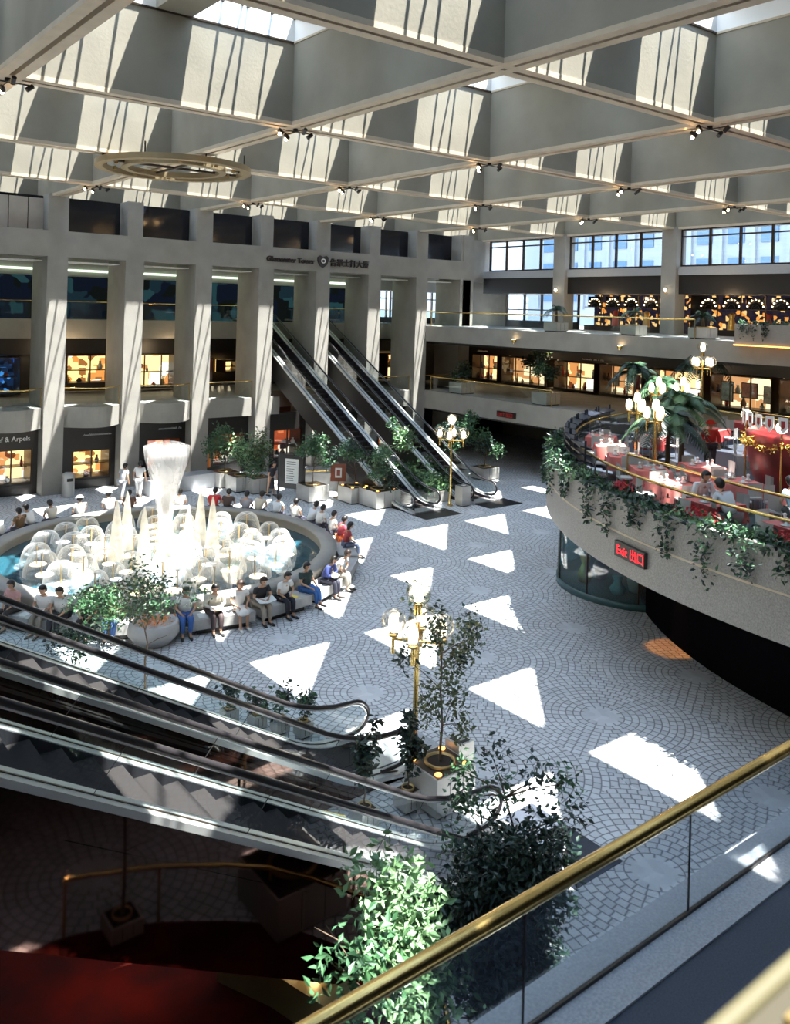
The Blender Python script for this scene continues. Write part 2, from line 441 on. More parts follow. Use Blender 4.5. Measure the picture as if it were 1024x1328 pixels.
# soffit strip lit pale behind the fascia
for k in range(0, 9):
    u0, u1 = cols[k]+.5, cols[k+1]-.5
    b = MB(); b.box(u0, u1, VF+.9, 46.7, 11.78, 11.83, white_up); b.box(u0+.1, u1-.7, 46.9, 48.3, 12.2, 12.25, cove)
    struct(b.build(trim()))
# glass balustrades of the bowed balconies
for k in range(0, 9):
    if k in (5, 6): continue
    u0, u1 = cols[k]+.52, cols[k+1]-.52
    t = thing('balcony_balustrade', 'glass balustrade with brass rail on the %s balcony bay from the left' % ORD[k], 'balustrade', (0, 0, 0), 0, 'balustrades of the left building')
    pts = bow(u0, u1, .9) if k <= 3 else [(u0, VF+.3), (u1, VF+.3)]
    rail = MB(); rail.tube([(p[0], p[1]+.15, Z2+.95) for p in pts], .035, brass, 8); rail.build('handrail', t)
    gl = MB()
    for a, c in zip(pts, pts[1:]): gl.quad((a[0], a[1]+.15, Z2), (c[0], c[1]+.15, Z2), (c[0], c[1]+.15, Z2+.9), (a[0], a[1]+.15, Z2+.9), glass)
    gl.build('glass_panel', t)
    for q in (pts[0], pts[-1]):
        MB().cyl(q[0], q[1]+.15, Z2, Z2+.95, .025, brass_dull, 8).build('post', t)
# level 3 gallery rail deep inside
t = thing('gallery_balustrade', 'thin brass rail of the upper gallery behind the left columns', 'balustrade')
MB().tube([(2, 48.75, Z3+1.0), (25.5, 48.75, Z3+1.0)], .03, brass, 6).build('handrail', t)
MB().box(2, 25.5, 48.73, 48.76, Z3, Z3+.95, glass).build('glass_panel', t)
t = thing('gallery_balustrade', 'brass rail of the upper gallery beside the escalator head', 'balustrade')
MB().tube([(32.3, 48.75, Z3+1.0), (45, 48.75, Z3+1.0)], .03, brass, 6).build('handrail', t)
MB().box(32.3, 45, 48.73, 48.76, Z3, Z3+.95, glass).build('glass_panel', t)
# back windows with daylight on level 3
for (u0, u1) in ((37.4, 40.0), (40.4, 43.0), (43.4, 45.8)):
    b = MB(); 
    for x in (u0, (u0+u1)/2, u1): b.box(x-.05, x+.05, 52.1, 52.25, 9.2, 12.2, bronze)
    b.box(u0, u1, 52.12, 52.2, 10.6, 10.68, bronze)
    o = struct(b.build(win())); MB().box(u0, u1, 52.18, 52.19, 9.2, 12.2, glass_clear).build('glass_pane', o)

# shop fronts: generic builder along a line
def shopfront(label, p0, p1, z0, z1, disp, frame=bronze, n=2, depth=1.3, inward=(0, 1), items=True, group='lit shop windows', sign=None):
    """window bay between p0 and p1 with a lit back panel, frame bars, shelf and goods"""
    dx, dy = p1[0]-p0[0], p1[1]-p0[1]; L = math.hypot(dx, dy); rz = math.atan2(dy, dx)
    t = thing('shop_window', label, 'shop window', (p0[0], p0[1], z0), rz, group)
    s = 1 if (-math.sin(rz)*inward[0]+math.cos(rz)*inward[1]) > 0 else -1
    H = z1-z0
    def bx(m, x0, x1, y0, y1, a, c, mat): m.box(x0, x1, min(s*y0, s*y1), max(s*y0, s*y1), a, c, mat)
    m = MB(); bx(m, 0, L, depth, depth+.04, 0, H, disp); m.build('display_back', t)
    m = MB(); bx(m, 0, .06, 0, depth, 0, H, frame); bx(m, L-.06, L, 0, depth, 0, H, frame); bx(m, .06, L-.06, 0, depth, H-.06, H, frame); bx(m, .06, L-.06, 0, depth, 0, .12, soot)
    for k in range(1, n): bx(m, L*k/n-.03, L*k/n+.03, 0, .08, .12, H-.06, frame)
    m.build('window_frame', t)
    m = MB(); bx(m, .06, L-.06, .03, .04, .12, H-.06, glass_clear); m.build('glass_pane', t)
    if items:
        R = random.Random(label)
        m = MB(); bx(m, .1, L-.1, .5, depth-.1, H*.45, H*.45+.04, frame); m.build('shelf', t)
        x = .25
        while x < L-.3:
            col = R.choice([display_items[0], display_items[1], display_items[2], display_items[3], display_items[4]])
            h = R.uniform(.2, H*.32); w = R.uniform(.08, .2); base = R.choice([.12, H*.45+.04])
            m = MB(); yy = s*R.uniform(.5, .9)
            m.lathe([(0, 0), (w*.6, 0), (w, h*.35), (w*.5, h*.7), (w*.35, h*.8), (w*.55, h), (0, h)], col, 10, Matrix.Translation((x, yy, base)))
            m.build('displayed_ware', t)
            x += R.uniform(.3, .7)
    return t
display_items = [pbsdf('ware_red', (.5, .06, .03), .5), pbsdf('ware_white', (.8, .75, .65), .4), pbsdf('ware_brown', (.2, .09, .04), .5), pbsdf('ware_gold', (.75, .5, .15), .3, metal=.8), pbsdf('ware_dark', (.03, .03, .05), .4)]
# level 2 of the left building, v = 50
b = MB(); b.box(-14, 60, 50.45, 50.6, 6.7, 7.7, soot); b.box(-14, 36.5, 50.42, 50.45, Z3, 11.2, disp_teal); struct(b.build('wall_back_panel'))
shopfront('blue-lit shop window behind the leftmost balcony bay', (8.5, 50), (13.0, 50), Z2+.1, 6.6, blue_neon and make_display('blue_display', (.01, .06, .25), (.002, .004, .01), .8, 3.5, 5., .75, (.05, .25, .6)), inward=(0, 1))
shopfront('bright gold jewellery window behind the second balcony bay', (15.45, 50), (18.15, 50), 4.95, 6.68, disp_gold, inward=(0, 1), n=2)
shopfront('shop window of glassware behind the third balcony bay', (19.0, 50), (22.2, 50), 4.6, 6.68, disp_warm, inward=(0, 1), n=3)
shopfront('dim shop window with lamps behind the fourth balcony bay', (22.9, 50), (24.6, 50), 4.8, 6.4, disp_red, inward=(0, 1), n=2)
shopfront('small lit niche behind the fourth balcony bay', (25.4, 50), (26.6, 50), 5.4, 6.2, disp_gold, inward=(0, 1), n=1)
shopfront('lit shop window seen between the two escalators', (33.2, 50), (36.6, 50), 4.6, 6.5, disp_red, inward=(0, 1), n=3)
shopfront('lit shop window beside the far corner column', (38.6, 50), (42.2, 50), 4.6, 6.5, disp_warm, inward=(0, 1), n=3)
# ground floor shops on the left
def ground_shop(k, label, disp, lo=.5, hi=2.3, items=True):
    u0, u1 = cols[k]+.5, cols[k+1]-.5
    a, c = u0+.75, u1-.25
    b = MB(); b.box(u0, u1, 45.1, 45.3, hi, 3.35, soot); b.box(u0, u1, 45.1, 45.3, 0, lo, soot); b.box(u0, a, 45.1, 45.3, lo, hi, soot); b.box(c, u1, 45.1, 45.3, lo, hi, soot)
    struct(b.build('wall_shop_panel'))
    return shopfront(label, (a, 45.15), (c, 45.15), lo, hi, disp, inward=(0, 1), items=items)
ground_shop(1, 'jewellery shop window at the far left of the ground floor', disp_warm)
ground_shop(2, 'two shelf gold display window behind the rubbish bin column', disp_gold, .45, 2.0)
ground_shop(3, 'shop window with clothes left of the central plume', disp_red)
ground_shop(4, 'shop window with an orange dress behind the potted trees', disp_red)
ground_shop(5, 'dim shop window behind the notice board', disp_red)
ground_shop(6, 'red-lit boutique window under the escalators', disp_red)
ground_shop(7, 'boutique window right of the far escalators', disp_red)
b = MB(); b.box(-14, 60, 49.2, 49.4, 0, 3.35, soot); struct(b.build('wall_back_panel'))
# dress on a stand in the ground shop
orange = pbsdf('orange_cloth', (.8, .22, .03), .7)
t = thing('dress_form', 'orange dress on a stand behind the potted trees', 'mannequin', (21.75, 44.75, 0))
MB().lathe([(.22, .55), (.2, 1.0), (.13, 1.25), (.2, 1.5), (.08, 1.62), (.05, 1.7), (0, 1.72)], orange, 14).build('dress', t)
MB().cyl(0, 0, 0, .58, .02, black_paint, 8).cyl(0, 0, 0, .03, .18, black_paint, 12).build('stand', t)

# ---------------- lettering
def text_mesh(txt, size, mat, loc, rot, depth=.03, name='lettering', parent=None, align='LEFT', bold=0.):
    cu_ = bpy.data.curves.new('t', 'FONT'); cu_.body = txt; cu_.size = size; cu_.extrude = depth; cu_.align_x = align; cu_.offset = bold
    tmp = bpy.data.objects.new('t', cu_); C.objects.link(tmp)
    dg = bpy.context.evaluated_depsgraph_get(); me = bpy.data.meshes.new_from_object(tmp.evaluated_get(dg))
    bpy.data.objects.remove(tmp); bpy.data.curves.remove(cu_)
    me.materials.clear(); me.materials.append(mat)
    o = bpy.data.objects.new(name, me); C.objects.link(o); o.location = loc; o.rotation_euler = rot
    if parent: o.parent = parent
    return o
FACE_V = (PI/2, 0, 0)                # readable from -v
FACE_U = (PI/2, 0, -PI/2)            # readable from -u
t = thing('building_sign', 'dark raised tower name letters with emblem on the concrete fascia', 'sign', (25.0, VF-.05, 12.45))
text_mesh('Gloucester Tower', .44, sign_dark, (0, 0, 0), FACE_V, .05, 'english_lettering', t, bold=.010)
text_mesh('告羅士打大廈', .50, sign_dark, (4.45, 0, -.02), FACE_V, .05, 'chinese_lettering', t, bold=.004)
b = MB()
heart = [(.0, -.38), (.25, -.22), (.38, .02), (.38, .26), (.24, .36), (.08, .30), (0, .22), (-.08, .30), (-.24, .36), (-.38, .26), (-.38, .02), (-.25, -.22)]
Mx = Matrix.Translation((3.93, 0, .18)) @ Matrix.Rotation(PI/2, 4, 'X')
b.prism(heart, -.05, .06, sign_dark, Mx)
ring = [(.17*math.cos(a*PI/8), .03+.15*math.sin(a*PI/8)) for a in range(16)]
b.prism(ring, .06, .075, white_up, Mx); b.prism([(x*.55, .03+(y-.03)*.55) for x, y in ring], .075, .085, sign_dark, Mx)
b.build('emblem', t)
t = thing('shop_sign', 'pale shop lettering over the far left ground floor shop', 'sign', (9.6, 45.07, 2.72))
text_mesh('Van Cleef & Arpels', .34, white_up, (0, 0, 0), FACE_V, .02, 'lettering', t)
def scribble(label, p, rot, L, mat=white_up, h=.12):
    """small hand-lettered name too fine to read"""
    t = thing('shop_sign', label, 'sign', p, rot)
    b = MB(); R = random.Random(label); x = 0
    while x < L:
        w = R.uniform(.05, .1); b.tube([(x, 0, 0), (x+w*.5, 0, h*R.uniform(.5, 1)), (x+w, 0, 0)], .012, mat, 5); x += w*1.15
        if R.random() < .15: x += .1
    b.build('lettering', t); return t
scribble('small pale script sign over the two shelf window', (14.9, 45.08, 2.75), 0, 1.4)
scribble('small pale script sign over the shop left of the plume', (19.0, 45.08, 2.8), 0, 1.4)

# ------------------------------------------------------------------ right galleries
b = MB()
b.box(UE, 60, -10, 50.4, 3.2, Z2, concrete)
struct(b.build('floor'))
b = MB()
b.box(UE, 50, -10, 50.4, 7.72, Z3, concrete); b.box(41.4, 50, 50.4, 52, 7.75, Z3, concrete)
struct(b.build('floor'))
b = MB(); b.box(UR+1.6, UR+1.8, -10, 52, 6.55, 7.72, soot); b.box(UE+.6, UR+1.6, -10, 50.2, 7.55, 7.7, soot); b.box(UE+.6, 60, -10, 50.2, 3.0, 3.19, soot); struct(b.build('wall_right_panel'))
# corner pier at the meeting of the two facades
b = MB(); b.box(40.7, 41.7, VF, VF+2.6, Z3, ZB+.1, concrete); b.box(41.7, 45.4, 46.5, 46.9, 12.0, ZB+.1, concrete); b.box(UR+1.6, UR+1.8, 45.9, 50.0, Z3, 12.3, concrete); b.box(UR+1.6, UR+1.8, 50.8, 52, Z3, 12.3, concrete); struct(b.build('wall_corner'))
b = MB(); b.box(36.7, 41.4, 46.6, 46.9, 13.3, ZB, concrete); struct(b.build('wall_corner'))
# columns of the right facade
for v in (GV, GV+PV, GV+2*PV, GV+3*PV, GV+4*PV):
    b = MB(); b.box(UR-.55, UR+.45, v-.5, v+.5, Z3, ZB+.1, concrete); struct(b.build('column'))
for v in (4.6, 13.2, 21.7, 30.3, 38.8):
    b = MB(); b.box(UR+1, UR+2, v-.4, v+.4, 0, 3.2, concrete); struct(b.build('column'))
# clerestory windows, granite sill, dark bulkhead
edges = [GV-PV]+[GV+j*PV for j in range(0, 5)]+[46.5]
for a, c in zip(edges, edges[1:]):
    v0, v1 = a+.5, c-.5
    b = MB(); nb = 4 if v1-v0 > 5 else 3
    for k in range(nb+1): x = v0+(v1-v0)*k/nb; b.box(UR-.05, UR+.08, x-.07, x+.07, 12.82, 15.05, bronze)
    for z in (12.82, 14.55, 14.98): b.box(UR-.04, UR+.06, v0, v1, z, z+.09, bronze)
    o = struct(b.build(win())); MB().box(UR+.01, UR+.02, v0, v1, 12.85, 15.0, glass_clear).build('glass_pane', o)
b = MB(); b.box(UR-.3, UR+.4, -10, 46.5, 12.3, 12.8, granite); struct(b.build(trim()))
b = MB(); b.box(UR-.2, UR+3, -10, 46.5, 11.17, 12.3, soot); struct(b.build('wall_right_bulkhead'))
# level 3 shops
darkdisp = make_display('evening_display', (.75, .30, .06), (.012, .010, .02), .8, 4.5, 7., .74, (.9, .55, .2), (.02, .015, .02))
R3 = [(24.0, 21.0, 'rightmost'), (29.7, 24.6, 'right of the sconce column'), (34.2, 30.9, 'left of the sconce column'), (38.2, 34.5, 'right of the planter with thin palm')]
for a, c, nm in ((29.7, 22.3, 'dark shop front hung with arches of lights right of the second upper column'), (38.3, 30.9, 'dark shop front hung with arches of lights left of the second upper column'), (21.2, 14, 'dark shop front at the far right of the upper gallery')):
    t = thing('storefront', nm, 'storefront', (UR+1.6, c, Z3), 0, 'upper gallery shop fronts')
    L = a-c
    MB().box(1.2, 1.24, 0, L, 0, 2.42, darkdisp).build('display_back', t)
    m = MB()
    k = 0
    while k*1.5 < L:
        m.box(-.03, .03, k*1.5-.03, k*1.5+.03, 0, 2.42, bronze); k += 1
    m.box(-.03, .03, 0, L, 1.55, 1.6, bronze); m.box(-.04, .04, 0, L, 0, .35, soot)
    m.build('window_frame', t)
    # arched fans with small lamps
    k = 0
    while k*1.5+.75 < L:
        m = MB(); yc = k*1.5+.75
        for r in (.25, .42, .6): m.tube([(.25, yc+r*math.cos(q*PI/10), 1.62+r*math.sin(q*PI/10)) for q in range(11)], .02, bronze, 5)
        for q in range(7): m.ball(.22, yc+.5*math.cos((q+.5)*PI/7), 1.66+.5*math.sin((q+.5)*PI/7), .035, bulb, 6)
        m.box(.3, .35, yc-.6, yc+.6, 1.6, 2.3, dark_glass)
        m.build('lit_arch', t); k += 1
    # hanging garments
    R = random.Random(nm)
    for q in range(int(L/2.2)):
        y = .8+q*2.2+R.uniform(-.3, .3); colr = R.choice([display_items[1], display_items[3], display_items[0], display_items[4]])
        MB().lathe([(.26, .35), (.22, .8), (.14, 1.05), (.2, 1.3), (.06, 1.38)], colr, 10, Matrix.Translation((.6, y, 0))).build('displayed_garment', t)
# window to outside beside the corner on level 3
b = MB()
for v in (38.9, 40.6, 42.3, 44.0, 45.8): b.box(UR+1.6, UR+1.75, v-.06, v+.06, Z3, 11.17, bronze)
b.box(UR+1.6, UR+1.75, 38.9, 45.8, 10.0, 10.08, bronze); b.box(UR+1.6, UR+1.75, 38.9, 45.8, Z3, Z3+.5, soot)
o = struct(b.build(win())); MB().box(UR+1.67, UR+1.68, 38.9, 45.8, Z3+.5, 11.17, glass_clear).build('glass_pane', o)
# level 2 shops on the right
sh = [(49.0, 46.2, disp_warm, 'boutique window nearest the far corner'), (45.8, 41.4, disp_cream, 'furniture window with a red mannequin'), (40.6, 37.0, disp_warm, 'book and clothes window right of the gallery tree'),
      (36.6, 33.2, disp_cream, 'clothes window above the far end of the terrace'), (32.8, 29.0, disp_warm, 'lit stationery window behind the terrace palms'), (28.4, 24.6, disp_cream, 'picture gallery window behind the lamp cluster'), (24.2, 20.0, disp_cream, 'picture gallery window at the far right')]
for a, c, d, nm in sh:
    shopfront(nm, (UR+1.2, a), (UR+1.2, c), Z2+.1, 6.5, d, inward=(1, 0), n=3, group='lit shop windows of the right gallery')
b = MB(); b.box(UR+1.3, UR+2.9, -10, 19.6, Z2, 6.55, soot); b.box(UR+3, UR+3.2, -10, 52, Z2, 7.7, soot); struct(b.build('wall_right_panel'))
scribble('pale shop name over the clothes window', (UR+1.1, 38.0, 6.72), -PI/2, 1.8)
scribble('pale shop name over the window nearest the corner', (UR+1.1, 48.3, 6.72), -PI/2, 1.1)
# pictures in the gallery windows
for q, (y, z, w, h, c) in enumerate([(27.6, 4.9, .8, 1.2, (.45, .6, .62)), (26.2, 5.2, 1.0, .9, (.7, .3, .2)), (25.1, 5.0, .5, 1.0, (.75, .7, .6)), (23.3, 4.9, .9, .8, (.3, .5, .55)), (21.9, 5.2, .8, .8, (.4, .6, .65)), (35.6, 5.1, .5, .9, (.8, .75, .6)), (33.9, 5.0, .4, 1.0, (.5, .05, .05))]):
    t = thing('framed_picture', ['tall pale teal', 'red and cream', 'narrow cream', 'low teal', 'square blue green', 'small cream', 'narrow red'][q]+' picture hanging in the gallery shop window', 'picture', (UR+1.7, y, z))
    MB().box(0, .04, -w/2, w/2, 0, h, bronze).build('picture_frame', t); MB().box(-.01, 0, -w/2+.05, w/2-.05, .05, h-.05, pbsdf('picture_paint', c, .5, var=.5, scale=4)).build('canvas', t)

def balustrade(label, pts, z, brass_r=.04, h=.95, joint=2.2, group='glass balustrades of the right galleries', posts=True, kerb=None):
    t = thing('glass_balustrade', label, 'balustrade', (0, 0, 0), 0, group)
    MB().tube([(p[0], p[1], z+h) for p in pts], brass_r, brass, 10).build('handrail', t)
    g = MB()
    for a, c in zip(pts, pts[1:]): g.quad((a[0], a[1], z), (c[0], c[1], z), (c[0], c[1], z+h), (a[0], a[1], z+h), glass)
    g.build('glass_panel', t)
    if posts:
        for q in (pts[0], pts[-1]): MB().cyl(q[0], q[1], z, z+h, .03, brass_dull, 8).build('post', t)
    return t
balustrade('glass balustrade with long brass rail along the upper right gallery', [(UE+.15, 43.9), (UE+.15, 24.0)], Z3)
balustrade('glass balustrade with brass rail along the lower right gallery', [(UE+.15, 43.8), (UE+.15, 33.1)], Z2)
# dark red sign on the lower gallery edge
t = thing('exit_sign', 'small dark red sign on the lower right gallery fascia', 'sign', (UE-.03, 37.3, 3.42))
MB().box(-.03, .03, -1.6, 0, 0, .36, sign_dark).build('sign_box', t)
text_mesh('EXIT 出口', .3, led_dim, (-.04, -.08, .06), FACE_U, .004, 'lettering', t)
# trailing plant trough on the upper gallery
def leaf_quads(m, pts, size, mat, R, droop=.3):
    for p in pts:
        s = size*R.uniform(.6, 1.25); d = Vector((R.gauss(0, 1), R.gauss(0, 1), R.gauss(-droop, .7))).normalized()
        w = d.cross(Vector((R.gauss(0, 1), R.gauss(0, 1), R.gauss(0, 1)))).normalized(); n = d.cross(w)
        P = Vector(p); a = P; e = P+d*s; mid = P+d*s*.45+n*s*.08
        m.add([a, mid+w*s*.24, e, mid-w*s*.24], [(0, 1, 2), (0, 2, 3)], mat)
    return m
def blob(n, c, r, R, shell=.55):
    out = []
    while len(out) < n:
        d = Vector((R.gauss(0, 1), R.gauss(0, 1), R.gauss(0, 1))).normalized(); q = R.uniform(shell, 1)**.7
        out.append((c[0]+d.x*r[0]*q, c[1]+d.y*r[1]*q, c[2]+d.z*r[2]*q))
    return out

t = thing('plant_trough', 'concrete trough with trailing plants at the right end of the upper gallery', 'planter', (UE-.1, 21.6, Z3-.15))
MB().box(-.25, .35, -8, 0, 0, .95, concrete).build('trough', t)
R = random.Random(3); m = MB()
leaf_quads(m, [(R.uniform(-.2, .3), R.uniform(-8, 0), R.uniform(.93, 1.15)) for _ in range(900)], .14, leaf_g, R)
for _ in range(16):
    y = R.uniform(-8, 0); L = R.uniform(.2, .7)
    leaf_quads(m, [(-.3+R.uniform(-.05, .02), y+R.uniform(-.12, .12), .95-R.random()*L) for _ in range(40)], .11, leaf_d, R)
m.build('trailing_foliage', t)
MB().tube([(-.3, 0, -.02), (-.3, -8, -.02)], .03, amber, 6).build('light_strip', t)

# ------------------------------------------------------------------ generic planters and plants
def planter_box(w=1.25, h=.75, amber_lights=True):
    def f(t):
        m = MB(); m.box(-w/2, w/2, -w/2, w/2, .06, h, steel_panel)
        for q in (-w/6, w/6): m.box(q-.006, q+.006, -w/2-.003, w/2+.003, .1, h-.04, bronze)
        m.box(-w/2+.06, w/2-.06, -w/2+.06, w/2-.06, 0, .06, soot); m.build('planter_box', t)
        m = MB(); m.lathe([(w*.32, h+.005), (w*.32, h+.05), (w*.27, h+.05), (w*.27, h+.012), (0, h+.012)], brass_dull, 20); m.build('rim', t)
        MB().box(-w/2+.04, w/2-.04, -w/2+.04, w/2-.04, h, h+.006, bronze).build('top_panel', t)
        MB().cyl(0, 0, h+.01, h+.02, w*.26, soil, 18).build('soil', t)
        if amber_lights:
            for (a, c) in ((1, 1), (1, -1), (-1, 1), (-1, -1)):
                MB().cyl(a*w*.36, c*w*.36, h+.004, h+.03, .07, amber, 10).build('uplight', t)
    return f
def trunk(m, H, r, R, x=0, y=0, z0=0, bend=.12, mat=bark, branches=6, spread=.5, top=None):
    pts = [(x, y, z0)]; k = 7
    for i in range(1, k+1): pts.append((x+R.uniform(-bend, bend)*i/k, y+R.uniform(-bend, bend)*i/k, z0+H*i/k))
    m.tube(pts, r, mat, 7, rs=[r*(1-.65*i/k) for i in range(k+1)])
    tips = [pts[-1]]
    for q in range(branches):
        i = R.randint(2, k); p = pts[i]; a = R.uniform(0, 2*PI); L = spread*R.uniform(.5, 1)
        e = (p[0]+L*math.cos(a), p[1]+L*math.sin(a), p[2]+L*R.uniform(.2, .9))
        mid = ((p[0]+e[0])/2, (p[1]+e[1])/2, (p[2]+e[2])/2+.05*L)
        m.tube([p, mid, e], r*.35, mat, 5, rs=[r*.4, r*.3, r*.12]); tips.append(e)
    return tips
def tree(label, loc, H, crown, nleaf, leafs, mats, seed, cat='tree', box=None, name='potted_tree', tr=.035, group=None, sparse=False, z0=None, branches=7, spread=None, uplights=True):
    t = thing(name, label, cat, loc, 0, group); R = random.Random(seed)
    if box: planter_box(*box, uplights)(t)
    z0 = z0 if z0 is not None else (box[1] if box else 0)
    m = MB(); tips = trunk(m, H-z0-crown[2]*.4, tr, R, z0=z0, branches=branches, spread=spread or crown[0]*.9); m.build('trunk', t)
    m = MB()
    if sparse:
        for e in tips:
            k = nleaf//len(tips)
            leaf_quads(m, blob(k, (e[0], e[1], e[2]+.05), (crown[0]*.42, crown[1]*.42, crown[2]*.35), R, .05), leafs, R.choice(mats), R)
    else:
        for q in range(9):
            d = (R.gauss(0, .45)*crown[0], R.gauss(0, .45)*crown[1], H-crown[2]*.6+R.gauss(0, .38)*crown[2])
            leaf_quads(m, blob(nleaf//9, d, (crown[0]*.6, crown[1]*.6, crown[2]*.5), R, .1), leafs, mats[q % len(mats)], R)
    m.build('foliage', t)
    return t
def palm(label, loc, H, L, nf, mats, seed, box=None, name='potted_palm', group=None):
    t = thing(name, label, 'palm', loc, 0, group); R = random.Random(seed)
    z0 = 0
    if box: planter_box(*box, False)(t); z0 = box[1]
    MB().tube([(0, 0, z0), (.03, .02, z0+(H-z0)*.5), (0, 0, H)], .09, bark, 8, rs=[.11, .08, .06]).build('trunk', t)
    m = MB()
    for k in range(nf):
        a = 2*PI*k/nf*1.618*3; el = R.uniform(.2, 1.3); LL = L*R.uniform(.75, 1.1); mat = mats[k % len(mats)]
        pts = []
        for i in range(11):
            s = i/10; r = LL*s*math.cos(el)*(1-.15*s); z = H+LL*(s*math.sin(el)-.75*s*s)
            pts.append(Vector((r*math.cos(a), r*math.sin(a), z)))
        m.tube(pts, .015, mat, 4, rs=[.02*(1-.8*i/10) for i in range(11)])
        for i in range(1, 11):
            for h in (0, .5):
                p = pts[i-1].lerp(pts[i], h) if i > 0 else pts[i]; d = (pts[i]-pts[i-1]).normalized(); w = d.cross(Vector((0, 0, 1)))
                if w.length < .01: continue
                w.normalize(); ll = LL*.26*(1-abs(i/10-.45))
                for s in (-1, 1):
                    e = p+w*s*ll*.85+d*ll*.5+Vector((0, 0, -ll*.35)); q = p+d*.045*LL
                    m.add([p, q, e], [(0, 1, 2)], mat)
    m.build('fronds', t); return t

# ------------------------------------------------------------------ near lower balcony and rail
b = MB()
b.box(-14, 40, -10, 4.04, 3.3, Z2, granite_dark); b.box(-14, 40, 4.04, 4.64, 3.25, Z2+.02, granite)
struct(b.build('floor'))
b = MB(); b.box(.5, 40, 4.335, 4.365, Z2+.021, Z2+.05, soot); struct(b.build(trim()))
t = thing('glass_balustrade', 'glass balustrade with thick polished brass rail crossing the lower right foreground', 'balustrade', (0, 4.35, Z2+.02))
MB().tube([(.5, 0, .98), (38, 0, .98)], .062, brass, 16).build('handrail', t)
x = .5
while x < 16:
    MB().box(x+.006, x+2.15-.006, -.004, .004, .03, .93, glass_clear).build('glass_panel', t)
    MB().box(x-.006, x+.006, -.007, .007, .03, .93, soot).build('panel_joint', t)
    x += 2.15
struct(MB().box(-14, 40, -10, .5, 8.0, Z3, granite_dark).build('floor'))
# ledge of the floor the photographer stands on
t = thing('gallery_ledge', 'dark bronze ledge close to the viewer in the lower right corner', 'ledge', (0, 0, 0))
MB().box(.3, 4, .2, .565, Z3, 8.91, pbsdf('ledge_bronze', (.03, .024, .012), .6)).build('ledge_board', t)
MB().tube([(.3, .575, 8.91), (4, .575, 8.91)], .014, pbsdf('ledge_bead', (.07, .06, .03), .6), 10).build('edge_bead', t)
m = MB(); R = random.Random(5)
for k in range(14): 
    x = .7+k*.09; m = MB(); m.box(x, x+R.uniform(.01, .03), .46+R.uniform(0, .05), .50+R.uniform(0, .05), 8.911, 8.93, brass_dull).build('ornament', t)

